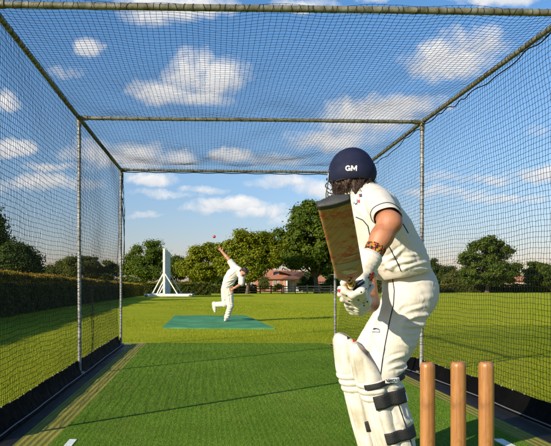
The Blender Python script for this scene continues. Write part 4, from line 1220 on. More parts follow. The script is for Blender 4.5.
# ================================================================== batsman
BD = 2.95
bm = empty('person', (P(408, 300, 2.98)[0], 2.98, .018))
tag(bm, 'batsman in cream whites, navy helmet and white pads, seen from behind raising a bat', 'person')
bodypr = []; c1 = sh + ba*.085; c2 = sh + ba*.195
W1 = P(366.5, 265, 2.48); E1 = P(389.5, 222.5, 2.52); S1 = P(379, 206, 2.82)
W2 = P(359, 301, 2.64); E2 = P(368.5, 302, 2.85); S2 = P(361, 232, 3.10)
Hc = P(351.5, 175, 2.98); fdir = nrm((-.20, .96, -.12)); up = nrm(np.array([0, 0, 1.]) - fdir*np.dot(fdir, (0, 0, 1.))); rgt = np.cross(fdir, up)
Rh = np.c_[rgt, fdir, up]
KN = P(379, 374, 2.940); AN = P(405, 467, 2.950); KF = P(360, 367, 3.190); AF = P(381, 457, 3.200)
HN = P(409, 300, 2.960); HF = P(405, 302, 3.150)
torso = [P(362, 197, 2.95), P(371, 213, 2.96), P(384, 234, 2.96), P(396, 256, 2.99), P(410, 282, 3.04)]
bodypr += chain(torso, [.052, .092, .098, .090, .075], .05, ((0, 1, 0), .78))
bodypr += [cone(S1, S2, .045, .050, .05), cone(HN, HF, .080, .080, .05)]
bodypr += [cone(P(359, 197, 2.955), Hc - up*.05 - fdir*.012, .052, .050, .03)]
bodypr += [ball(Hc + up*.012, (.074, .094, .100), .02, Rh), ball(Hc + fdir*.028 - up*.068, (.056, .062, .052), .03, Rh),
           cone(Hc + fdir*.090 - up*.005, Hc + fdir*.112 - up*.036, .010, .015, .012), cone(Hc + fdir*.086 - up*.066 - rgt*.02, Hc + fdir*.086 - up*.066 + rgt*.02, .010, .010, .012),
           cone(Hc + fdir*.082 + up*.022 - rgt*.04, Hc + fdir*.082 + up*.022 + rgt*.04, .012, .012, .015)]
for sg in (-1, 1): bodypr.append(ball(Hc + rgt*sg*.076 - up*.012, (.012, .022, .032), .008, Rh))
bodypr += [cone(S1, E1, .045, .047, .03), cone(E1, E1*.65 + W1*.35, .0465, .0425, .02), cone(E1*.65 + W1*.35, W1, .0425, .0285, .03), ball(E1 + np.array((.012, -.012, -.004)), (.030, .030, .030), .02)]
bodypr += [cone(S2, E2, .054, .047, .03), cone(E2, W2, .045, .031, .03)]
for c, W_, th in ((c1, W1, -1), (c2, W2, -1)):
    cc = c - bn*.008; h_ = W_ - cc; h_ = nrm(h_ - ba*np.dot(h_, ba)); n_ = np.cross(ba, h_)
    if n_[1] > 0: n_ = -n_                                    # backs of the hands towards the camera
    bodypr += fingers(cc, ba, n_, -h_, W_, 1.0, 0.0, th, .030)
bodypr += [cone(HN, KN, .085, .062, .04), cone(KN, AN, .062, .042, .03), cone(HF, KF, .085, .062, .04), cone(KF, AF, .062, .042, .03),
           cone(AN, AN + np.array((-.12, .05, -.035)), .04, .03, .02), cone(AF, AF + np.array((-.10, -.06, -.03)), .036, .028, .02)]
sdf_obj('body', bodypr, .0065, M_skin, bm, sm=1)
for sg in (-1, 1):
    e = Hc + fdir*.083 + rgt*sg*.031 + up*.003
    V, Q = sdf_mesh([ball(e, .0125, .004)], .003); eo = mesh_np('eye', V, Q, M_eye, bm)
    V, Q = sdf_mesh([ball(e + fdir*.009, .0055, .004)], .0018); mesh_np('iris', V, Q, M_iris, eo)

# shirt
spr = [cone(P(361.5, 195, 2.935), P(357, 189, 2.95), .064, .060, .03)]
spr += chain([P(365, 201, 2.955)] + torso[1:4] + [P(404, 272, 3.02)], [.085, .113, .122, .122, .119], .05, ((0, 1, 0), .72))
spr += [cone(P(379, 208, 2.86), P(358, 209, 3.08), .066, .062, .06), cone(P(369, 197, 2.92), P(383, 207, 2.85), .045, .056, .04), cone(S2, S2 + (E2-S2)*.45, .075, .078, .04)]
# the cloth that bags out over the waistband, and the tail sticking out behind
spr += [cone(P(419, 264, 2.910), P(402, 268, 2.850), .030, .026, .05), cone(P(424, 268, 3.000), P(430, 274.5, 2.970), .022, .012, .03), cone(P(388, 262, 2.850), P(398, 253, 2.840), .016, .010, .03),
        cone(P(391, 267, 2.840), P(408, 259, 2.830), .014, .008, .025), cone(P(382, 250, 2.850), P(391, 242, 2.840), .014, .008, .03), cone(P(376, 228, 2.850), P(388, 236, 2.830), .014, .007, .03)]
waist = P(409, 273.5, 3.02); tax = nrm((.22, 0, -1))
def folds(V, lines, ymax):
    """creases in the cloth: a ridge with a valley beside it along each line (photo pixels), on the side towards the camera"""
    px = CX + V[:, 0]/V[:, 1]*F_PX; py = CY - (V[:, 2]-CAMZ)/V[:, 1]*F_PX; out = np.zeros(len(V))
    near = 1 - smoothstep(V[:, 1], ymax-.05, ymax+.02)
    for pts, A, w in lines:
        pts = np.array(pts, float); tt = np.linspace(0, len(pts)-1, 40)
        c = np.c_[np.interp(tt, range(len(pts)), pts[:, 0]), np.interp(tt, range(len(pts)), pts[:, 1])]
        dx = px[:, None]-c[None, :, 0]; dy = py[:, None]-c[None, :, 1]; d2 = dx*dx + dy*dy; j = d2.argmin(1); d = np.sqrt(d2.min(1))
        tg = np.gradient(c, axis=0)[j]; sgn = np.sign(dx[np.arange(len(V)), j]*tg[:, 1] - dy[np.arange(len(V)), j]*tg[:, 0]); sd_ = d*sgn
        fade = np.sin(np.pi*np.clip(j/39., .06, .94))**.6
        out += A*fade*near*(np.exp(-(sd_/w)**2) - .8*np.exp(-((sd_ - 1.7*w)/(w*.9))**2) - .35*np.exp(-((sd_ + 2.0*w)/(w*1.1))**2))
    return out
SHIRT_FOLDS = [([(353, 203), (358, 210), (364, 216)], .006, 1.6), ([(371, 211), (374, 206), (376, 201)], .005, 1.6), ([(374, 224), (377, 240), (379, 256), (384, 268)], .007, 2.2),
 ([(381, 238), (386, 250), (396, 262)], .006, 2.0), ([(384, 262), (394, 256), (404, 247)], .008, 2.0), ([(386, 268), (400, 262), (414, 260)], .008, 2.0), ([(398, 270), (412, 266), (427, 262)], .007, 1.8),
 ([(400, 224), (406, 238), (412, 250)], .005, 2.4), ([(392, 232), (400, 244), (412, 255)], .005, 2.2), ([(404, 256), (416, 254), (425, 250)], .005, 1.8), ([(410, 270), (421, 268), (432, 270)], .006, 1.6), ([(366, 200), (374, 198), (384, 199)], .004, 1.8)]
TROUSER_FOLDS = [([(404, 312), (412, 309), (424, 306)], .008, 1.6), ([(406, 319), (416, 316), (428, 315)], .010, 1.7), ([(401, 322), (410, 326), (423, 325)], .009, 1.6), ([(398, 331), (408, 333), (420, 332)], .007, 1.8),
 ([(396, 312), (399, 307), (405, 303)], .007, 1.8), ([(376, 312), (381, 300), (386, 290)], .008, 1.8), ([(388, 282), (391, 292), (391, 304)], .004, 1.8), ([(380, 318), (386, 326), (395, 330)], .005, 2.2), ([(374, 330), (378, 344), (384, 356)], .005, 2.2),
 ([(402, 344), (410, 346), (417, 344)], .006, 1.8), ([(386, 362), (394, 358), (404, 355)], .008, 1.7), ([(388, 369), (396, 366), (405, 364)], .008, 1.5), ([(398, 372), (404, 370), (409, 366)], .006, 1.4), ([(393, 388), (402, 386), (410, 384)], .006, 1.6),
 ([(404, 418), (410, 422), (416, 420)], .007, 1.8), ([(400, 428), (408, 432), (416, 428)], .007, 1.8), ([(396, 396), (402, 412), (406, 424)], .005, 2.0), ([(412, 284), (422, 282), (432, 284)], .005, 1.8), ([(408, 296), (420, 299), (433, 297)], .004, 2.4)]
def shirt_wr(V):
    low = smoothstep(-(V[:, 2] - P(0, 215, 2.95)[2]), 0, .35)
    d1 = np.stack([V[:, 0]*.8 + V[:, 2]*.9, V[:, 1]*.8, V[:, 2]*.35 - V[:, 0]*.5], -1)
    return (.0022 + .0030*low)*wrinkle(d1, 12, 5) + .0006*wrinkle(V, 60, 6) + folds(V, SHIRT_FOLDS, 3.0)
sh_o, shV, shQ = sdf_obj('shirt', spr, .0058, M_shirt, bm, cuts=[('plane', waist, tax)], wr=shirt_wr, sm=2)
sh_b = bvh_of(shV, shQ)
# sleeve of the near arm: an open tube with a hem
SA = P(378.0, 202.0, 2.84); SB = P(387.2, 217.0, 2.605); sd_ = nrm(SB - SA)
def sleeve(A, B, ra, rb, name, seed, flat=None):
    d = nrm(B-A); ref = np.array([0, 0, 1.]); u = nrm(np.cross(d, ref)); v = np.cross(d, u); skew = nrm(ref - d*d[2]); n = 44; m = 26; V = []
    g_ = np.random.default_rng(seed)
    for i in range(m):
        s_ = i/(m-1); c = A + (B-A)*s_; r = ra + (rb-ra)*s_ + (.002 if i >= m-3 else 0)
        an = np.arange(n)*2*np.pi/n
        rr = r*(1 + .05*np.sin(2*an+seed+s_*2)*s_ + .022*np.sin(5*an+3*s_+1)*s_ + .018*np.sin(s_*17+2*np.sin(an)))
        dr = np.cos(an)[:, None]*u + np.sin(an)[:, None]*v
        V.append(c + rr[:, None]*dr + d*(s_**2*(.012 + .050*(dr @ skew)))[:, None])
    V = np.array(V); i = np.arange(m-1)[:, None]; j = np.arange(n)[None]; j2 = (j+1) % n
    Q = np.stack([i*n+j, i*n+j2, (i+1)*n+j2, (i+1)*n+j], -1).reshape(-1, 4)
    o = mesh_np(name, V.reshape(-1, 3), Q, M_shirt, bm); s = o.modifiers.new('thickness', 'SOLIDIFY'); s.thickness = .003
    return V
slv = sleeve(SA, SB, .067, .0600, 'sleeve', 1)
MB().tube(slv[-6]*1.0 + nrm(SB-SA)*0 + (slv[-6]-slv[-6].mean(0))*.02, .0022, 5, closed=True).build('sleeve_piping', M_pipe, bm, True)
# trousers
tpr = [ball(P(409.5, 290, 3.050), (.127, .150, .133), .05), cone(P(405, 266, 3.03), P(410, 286, 3.050), .106, .118, .04, ((0, 1, 0), .78)),
       cone(P(414, 296, 2.990), P(413, 298, 3.110), .101, .101, .05)]
tpr += [cone(P(407, 302, 2.960), P(394, 338, 2.950), .112, .100, .05), cone(P(394, 338, 2.950), KN + (.012, 0, 0), .100, .085, .04), cone(KN + (.012, 0, 0), KN*.5 + AN*.5 + (.012, 0, 0), .083, .078, .04),
        cone(KN*.5+AN*.5 + (.012, 0, 0), AN, .078, .068, .03), cone(HF, KF, .110, .085, .05), cone(KF, AF, .082, .068, .03)]
for (a, b, r) in (((426, 316, 2.890), (404, 320, 2.845), .012), ((424, 324, 2.890), (402, 327, 2.845), .010), ((416, 338, 2.880), (398, 343, 2.850), .009), ((406, 366, 2.890), (392, 372, 2.860), .008),
                  ((428, 308, 2.930), (412, 316, 2.850), .008), ((404, 400, 2.880), (396, 394, 2.860), .009)):
    tpr.append(cone(P(*a), P(*b), r, r*.6, .02))
def tr_wr(V):
    d1 = np.stack([V[:, 0]*.45 + V[:, 2]*.35, V[:, 1]*.45, V[:, 2]*1.15 - V[:, 0]*.2], -1)
    kn = np.exp(-((V[:, 2] - KN[2])/.12)**2)
    seat = np.exp(-((V[:, 2] - P(0, 318, 2.9)[2])/.09)**2)
    return (.0018 + .002*kn + .0015*seat)*wrinkle(d1, 13, 8) + .0006*wrinkle(V, 55, 9) + folds(V, TROUSER_FOLDS, 3.06)
tr_o, trV, trQ = sdf_obj('trousers', tpr, .0058, M_trous, bm, wr=tr_wr, sm=2)
tr_b = bvh_of(trV, trQ)
both = bvh_of(np.r_[shV, trV], np.r_[shQ, trQ + len(shV)])
for pts, bb in (([(386, 240), (391, 250), (397, 262), (401, 271)], sh_b), ([(356, 217), (363, 220), (368, 226), (370, 236)], sh_b), ([(399.5, 219), (404, 226), (408, 233)], sh_b),
                ([(392.5, 278), (394.5, 290), (393.5, 305), (389.5, 322), (386, 340), (382.5, 360), (380.5, 376)], tr_b), ([(396, 398), (402, 415), (409, 436), (412, 446)], tr_b)):
    q = piping(bb, pts)
    if len(q) > 3: MB().tube(q, .0026, 5).build('piping', M_pipe, sh_o if bb is sh_b else tr_o, True)
# badge between the shoulders; small leaping mark on the thigh
def patch(name, poly, mat, bb, parent, lift=.002):
    V, Q = sheet_on(bb, poly, min(lift, .0010) if lift < .003 else lift, .5); return solid_sheet(name, V, Q, mat, parent, .0008)
for poly, mt_ in (([(358.9, 194.2), (361.9, 193.8), (362.2, 197.0), (359.4, 197.2)], M_navy), ([(359.0, 194.0), (359.9, 193.9), (360.1, 197), (359.4, 197.2)], M_red), ([(358.2, 200.2), (360.0, 199.8), (360.2, 202.6), (358.6, 202.8)], M_red),
                  ([(356.6, 199.6), (357.8, 199.2), (358.4, 202.2), (357.0, 203.4)], M_grey), ([(353.2, 202.4), (354.6, 202.0), (355.2, 203.6), (353.6, 203.9)], M_grey), ([(354.8, 203.6), (357.2, 202.8), (357.6, 204.2), (355.4, 205.0)], M_navy),
                  ([(358.6, 198.2), (360.2, 198.0), (360.2, 199.4), (358.8, 199.6)], mat_plain('pink_badge', (.62, .38, .40), .6, .1, 30))):
    patch('shirt_badge', poly, mt_, sh_b, sh_o, .0018 + (.0006 if mt_ is M_red else 0))
for poly, mt_ in (([(373.6, 328.3), (376.0, 328.0), (375.8, 329.6), (373.2, 329.8)], M_navy), ([(375.8, 328.0), (379.6, 329.0), (379.8, 330.0), (375.8, 329.2)], M_navy), ([(372.6, 331.4), (380.2, 331.8), (379.8, 332.8), (372.4, 332.4)], M_grey), ([(379.2, 330.0), (380.4, 330.6), (379.8, 333.2), (379.0, 332.8)], M_grey)):
    patch('thigh_emblem', poly, mt_, tr_b, tr_o, .0018)

# hair, with loose strands
hp = [ball(Hc - up*.034 - fdir*.020, (.088, .088, .070), .03, Rh), ball(P(368.5, 190, 2.955), (.024, .03, .040), .03), ball(P(337, 187, 2.985), (.022, .035, .04), .03)]
gh = np.random.default_rng(5)
for k in range(34):
    a = gh.uniform(-1.5, 1.5); dr = -fdir*math.cos(a) + rgt*math.sin(a)
    c = Hc - up*gh.uniform(.05, .098) + dr*gh.uniform(.078, .094) - fdir*.012
    hp.append(cone(c + up*.02, c - up*.012 + gh.normal(0, .008, 3), .012, .007, .008))
ho, hV, hQ = sdf_obj('hair', hp, .0045, M_hair, bm, wr=lambda V: .0035*wrinkle(V*np.array([1, 1, .35]), 75, 3), sm=0)
st = MB()
for k in range(260):
    a = gh.uniform(-1.9, 1.9); dr = -fdir*math.cos(a) + rgt*math.sin(a)
    c = Hc - up*gh.uniform(.02, .10) + dr*(.089 + gh.normal(0, .003)) - fdir*.014; ln = gh.uniform(.02, .045); cu_ = gh.normal(0, .012, 3)
    s_ = np.linspace(0, 1, 7)[:, None]
    pts = c - up*s_*ln + cu_*np.sin(s_*4) + dr*(.010*np.sin(s_*3)); st.tube(pts, np.linspace(.0016, .0005, 7), 3, cap=False)
st.build('loose_strands', M_hair, ho, True)

# helmet
Cc = P(351, 172.5, 2.975)
helm = [ball(Cc, (.1075, .126, .122), .03, Rh), ball(Cc - up*.02 - fdir*.03, (.105, .104, .068), .03, Rh)]
rim = P(351, 178.5, 2.86); rn = nrm(-up + fdir*.10)
hl_o, hlV, hlQ = sdf_obj('helmet', helm + [ball(Cc + fdir*.125 + up*.005, (.076, .060, .014), .02, Rh)], .0048, M_helm, bm,
                    cuts=[('plane', rim, rn), ball(Cc - up*.004, (.098, .116, .112), .004, Rh)], sm=2)
hl_b = bvh_of(hlV, hlQ)
# edge binding and seams
an = np.linspace(0, 2*np.pi, 73)[:-1]; ring = []
for a in an:
    d = rgt*math.sin(a) - fdir*math.cos(a); o_ = rim + 0*d; o_ = Cc + d*.5; o_ = o_ + up*(np.dot(rim - o_, rn)/np.dot(up, rn) + .004)
    l, nn, i_, ds = hl_b.ray_cast(Vector(o_), Vector(-d))
    if l is not None: ring.append(np.array(l))
MB().tube(np.array(ring), .0035, 6, closed=True).build('rim_binding', M_black, hl_o, True)
for x0 in (339, 363.5):
    q = piping(hl_b, [(x0, 176), (x0 + (351-x0)*.15, 166), (x0 + (351-x0)*.4, 156), (x0 + (351-x0)*.72, 149.8)], lift=-.0005)
    if len(q) > 3: MB().tube(q, .0011, 5).build('seam', M_helm, hl_o, True)
def letters_gm():
    V = []; T = []
    def quad(*q):
        b = len(V); V.extend(q); T.extend([(b, b+1, b+2), (b, b+2, b+3)])
    ang = np.radians(np.linspace(38, 318, 26)); ro, ri = .5, .27
    for a0, a1 in zip(ang[:-1], ang[1:]):
        quad((.5+ro*math.cos(a0), .5+ro*math.sin(a0), 0), (.5+ro*math.cos(a1), .5+ro*math.sin(a1), 0), (.5+ri*math.cos(a1), .5+ri*math.sin(a1), 0), (.5+ri*math.cos(a0), .5+ri*math.sin(a0), 0))
    quad((.52, .36, 0), (1.0, .36, 0), (1.0, .55, 0), (.52, .55, 0)); quad((.80, .04, 0), (1.0, .04, 0), (1.0, .352, 0), (.80, .352, 0))
    x = 1.08
    for a, b in ((0, .24), (.86, 1.10)): quad((x+a, 0, 0), (x+b, 0, 0), (x+b, 1, 0), (x+a, 1, 0))
    quad((x+.245, .62, 0), (x+.55, .06, 0), (x+.55, .48, 0), (x+.245, 1, 0)); quad((x+.555, .06, 0), (x+.855, .62, 0), (x+.855, 1, 0), (x+.555, .48, 0))
    V = np.array(V); V[:, 0] -= V[:, 0].mean()*0 + 1.09; V[:, 1] -= .5
    return V, np.array(T)
TV, TF = letters_gm()
w = TV[:, 0].max() - TV[:, 0].min(); hgt = TV[:, 1].max() - TV[:, 1].min()
ok = []; nn_ = []
for v in TV:
    l, n2_ = hit(hl_b, 351.3 + v[0]/w*11.6, 168.3 - v[1]/hgt*5.4)
    ok.append(l + n2_*.0015); nn_.append(n2_)
ok = np.array(ok); nn_ = np.array(nn_)
solid_sheet('lettering', ok, TF, M_lab, hl_o, .002)
# adjuster band, ear bolts, grille
band = MB()
for dz in (.004, -.006, -.016):
    pts = [Cc - up*(.040 - dz) + (rgt*math.sin(a)*.100 - fdir*math.cos(a)*.118) for a in np.linspace(-1.25, 1.25, 30)]
    band.tube(np.array(pts), .0056, 6)
band.build('adjuster_band', M_black, hl_o, True)
gr = MB()
for k, zz in enumerate((-.045, -.068, -.092, -.118, -.142)):
    a1 = 1.55 - .10*k
    pts = [Cc + up*zz + rgt*math.sin(a)*(.111 - .004*k) + fdir*(.03 + math.cos(a)*(.135 - .006*k)) for a in np.linspace(-a1, a1, 36)]
    gr.tube(np.array(pts), .0030, 7)
for sg in (-1, 1):
    top = Cc + up*.0 + rgt*sg*.110 + fdir*.02
    pts = np.array([top, Cc - up*.045 + rgt*sg*.112 + fdir*.028, Cc - up*.10 + rgt*sg*.112 + fdir*.06, Cc - up*.142 + rgt*sg*.098 + fdir*.085]); gr.tube(pts, .0034, 7)
    pts = np.array([Cc + rgt*sg*.05*1 + up*z_ + fdir*(.03 + .115) for z_ in (-.045, -.09, -.142)]); gr.tube(pts, .0030, 7)
gr.build('grille', M_steel, hl_o, True)
for sg in (-1, 1):
    p = Cc + rgt*sg*.104 + up*.006 + fdir*.012
    MB().tube([p, p + rgt*sg*.012], .008, 12).build('ear_bolt', M_steel, hl_o, True)
    s_ = np.linspace(0, 1, 10)[:, None]
    pts = p + rgt*sg*.004 - up*s_*.085 - rgt*sg*.02*s_**2 - fdir*.006; MB().tube(pts, .0045, 6).build('chin_strap', M_black, hl_o, True)

# leg pads
def leg_pad(K, A, T, f, rl, seed, narrow):
    """shin guard wrapped round the front of a leg: A ankle, K knee, T top of the flap"""
    f0 = nrm(f); n1, n2 = 150, 89; top_len = np.linalg.norm(T-K); Ls = np.linalg.norm(K-A); Lt = Ls + top_len
    out = []; inn = []
    for i in range(n1):
        s = .02 + (Lt-.02)*i/(n1-1)
        bl = smoothstep(np.array(s), Ls-.07, Ls+.07)
        c = (A + (K-A)*(s/Ls))*(1-bl) + (K + (T-K)*((s-Ls)/top_len))*bl
        ax = nrm((K-A)/Ls*(1-bl) + (T-K)/top_len*bl)
        ff = nrm(f0 - ax*np.dot(f0, ax)); sd = np.cross(ax, ff)
        e = (s - .02)/(Lt-.02)
        tmax = R(94)*(1 - narrow*smoothstep(np.array(e), .74, 1.0)) * (1 - .10*math.exp(-((s)/.08)**2))
        # rounded outline of the flap
        tip = max(0.0, (e-.84)/.16); tmax *= math.sqrt(max(1e-3, 1 - tip**2.6))
        base = rl[0] + (rl[1]-rl[0])*smoothstep(np.array(s/Ls), .0, .55) + (rl[2]-rl[1])*smoothstep(np.array(s/Ls), .75, 1.05)
        q = (s - Ls)/.034
        inroll = smoothstep(np.array(s), Ls-.115, Ls-.105) * (1 - smoothstep(np.array(s), Ls-.012, Ls+.0))
        th = np.linspace(-tmax, tmax, n2)
        nrib = 7 if s < Ls-.11 else 5
        rib = np.sqrt(np.abs(np.cos(th*nrib*math.pi/(2*R(88)))) + .002)
        roll = math.sqrt(abs(math.sin((s-(Ls-.11))/.035*math.pi)) + .002)
        edge = 1 - np.abs(th/max(tmax, .01))**5
        thick = .024 + .010*edge + (1-inroll)*.0155*rib*edge + inroll*(.016*roll + .004)
        thick = thick*(.55 + .45*np.sqrt(np.clip(1-np.abs(th/max(tmax,.01))**8, 0, 1)))
        if e > .93: thick = thick*math.sqrt(max(.05, 1-((e-.93)/.075)**2))
        dv = np.cos(th)[:, None]*ff + np.sin(th)[:, None]*sd
        out.append(c + dv*(base + thick)[:, None]); inn.append(c + dv*(base + .003))
    out = np.array(out); inn = np.array(inn)[:, ::-1]
    G = np.concatenate([out, inn], 1); nc_ = 2*n2
    i = np.arange(n1-1)[:, None]; j = np.arange(nc_)[None]; j2 = (j+1) % nc_
    Q = np.stack([i*nc_+j, i*nc_+j2, (i+1)*nc_+j2, (i+1)*nc_+j], -1).reshape(-1, 4)
    e0 = np.array([[k, nc_-1-k, nc_-2-k, k+1] for k in range(n2-1)]); e1 = e0[:, ::-1] + (n1-1)*nc_
    V = G.reshape(-1, 3) + 0; 
    return V, np.r_[Q[:, ::-1], e0[:, ::-1], e1[:, ::-1]]
padN = leg_pad(KN, AN, P(373, 341, 2.91), (-1, .20, -.25), (.052, .062, .074), 1, .42)
padF = leg_pad(KF, AF, P(356, 331, 3.17), (-1, -.02, -.1), (.056, .066, .080), 2, .05)
pn = mesh_np('leg_pad', *padN, M_pad, bm); pn['label'] = 'near leg pad with three black straps'
pf = mesh_np('leg_pad', *padF, M_pad, bm); pf['label'] = 'far leg pad with a dark mark on its top'
def strap(parent, K, A, pads, s, hw, t0, t1, f, tilt=0.0, n=56, buckle=None):
    """a band round pad and trouser leg: rays from outside towards the leg axis"""
    bb = bvh_of(np.r_[pads[0], trV], np.r_[pads[1], trQ + len(pads[0])])
    ax = nrm(K-A); c = A + (K-A)*s; ff = nrm(np.array(f) - ax*np.dot(f, ax)); sd = np.cross(ax, ff); rows = []
    for th in np.radians(np.linspace(t0, t1, n)):
        d = math.cos(th)*ff + math.sin(th)*sd; row = []
        for w_ in np.linspace(-hw, hw, 7):
            o_ = c + ax*(w_ + tilt*math.sin(th))
            l, nn, i_, ds = bb.ray_cast(Vector(o_ + d*.22), Vector(-d))
            r = .22 - ds if l is not None else .09
            row.append(r)
        rows.append((d, max(row)*.55 + np.mean(row)*.45))
    rr = np.array([r for _, r in rows]); k_ = np.ones(5)/5; rr = np.convolve(np.pad(rr, 2, mode='edge'), k_, 'valid')
    V = np.array([[c + ax*(w_ + tilt*math.sin(th)) + d*(r + .004 - .0012*abs(w_/hw)**4 + .001*math.sin(9*th)) for w_ in np.linspace(-hw, hw, 7)] for th, (d, _), r in zip(np.radians(np.linspace(t0, t1, n)), rows, rr)])
    i = np.arange(n-1)[:, None]; j = np.arange(6)[None]
    Q = np.stack([i*7+j, (i+1)*7+j, (i+1)*7+j+1, i*7+j+1], -1).reshape(-1, 4)
    o = mesh_np('strap', V.reshape(-1, 3), Q, M_black, parent); m = o.modifiers.new('thickness', 'SOLIDIFY'); m.thickness = .004; m.offset = 0
    return V.reshape(-1, 3), Q
fN = (-1, .20, -.25)
sN = [strap(pn, KN, AN, padN, .935, .013, 48, 250, fN, .006), strap(pn, KN, AN, padN, .735, .034, 58, 260, fN, .018), strap(pn, KN, AN, padN, .36, .028, 58, 260, fN, .014)]
sF = [strap(pf, KF, AF, padF, .40, .027, 55, 255, (-1, -.02, -.1), .01)]
sb = [bvh_of(*s) for s in sN]
patch('strap_label', [(384.5, 378.4), (398.6, 377.4), (399, 382.3), (385, 383.4)], M_lab, sb[0], pn, .004)
TV, TF = text_mesh('NUVOLA', 0.0)
w = TV[:, 0].max() - TV[:, 0].min(); hgt = TV[:, 1].max() - TV[:, 1].min(); ok = []
for v in TV:
    u = v[0]/w; l, n2_ = hit(sb[0], 392 + u*11.4, 380.4 - u*.8 - v[1]/hgt*2.7)
    ok.append(l + n2_*.0064 if l is not None else P(391.2+u*11, 380.3-u-v[1]/hgt*2.6, 2.78))
solid_sheet('strap_lettering', np.array(ok), TF, M_black, pn, .0008)
patch('strap_label', [(404.4, 392.6), (410.2, 391.4), (412.2, 401.4), (406.6, 402.6)], M_lab, sb[1], pn, .004)
patch('strap_emblem', [(406.3, 394.2), (408.8, 393.7), (409.4, 396.6), (407.0, 397.1)], M_navy, sb[1], pn, .0055)
patch('strap_emblem', [(407.4, 398.0), (409.6, 397.6), (410.2, 400.0), (408.0, 400.4)], M_red, sb[1], pn, .0055)
pf_b = bvh_of(*padF)
for poly, mt_ in (([(348.0, 333.2), (351.2, 332.6), (352.4, 335.4), (349.2, 335.8)], M_grey), ([(346.8, 335.8), (350.4, 334.8), (350.0, 338.6), (347.4, 339.6)], M_navy), ([(351.0, 335.4), (355.4, 333.8), (356.8, 337.0), (352.2, 338.0)], M_grey),
                  ([(354.6, 334.6), (357.2, 336.4), (358.6, 339.6), (356.4, 339.0)], M_navy), ([(352.4, 338.8), (355.6, 338.2), (355.8, 341.2), (353.0, 342.2)], M_red)):
    patch('pad_emblem', poly, mt_, pf_b, pf, .002)
# boots
for A_, sg in ((AN, -1), (AF, 1)):
    q = np.array([A_[0], A_[1], .018])
    d = nrm((-.95, .28, 0)) if sg < 0 else nrm((-.86, -.5, 0)); s_ = np.cross((0, 0, 1), d); Rf = np.c_[d, s_, (0, 0, 1)]
    sdf_obj('boot', [ball(q + (0, 0, .055) - d*.02, (.06, .042, .05), .03, Rf), cone(q + (0, 0, .06), q + d*.13 + (0, 0, .036), .045, .034, .03), cone(q + d*.05 + (0, 0, .03), q + d*.185 + (0, 0, .028), .042, .030, .03, (s_, .9)), cone(q + (0, 0, .06), A_ + (0, 0, .05), .048, .05, .02)],
            .006, M_pad, bm, cuts=[('plane', q + (0, 0, .012), (0, 0, -1))])
    sdf_obj('boot_sole', [cone(q - d*.045 + (0, 0, .008), q + d*.19 + (0, 0, .008), .040, .036, .01)], .006, M_lab, bm, cuts=[('plane', q + (0, 0, .014), (0, 0, 1)), ('plane', q + (0, 0, .0005), (0, 0, -1))])
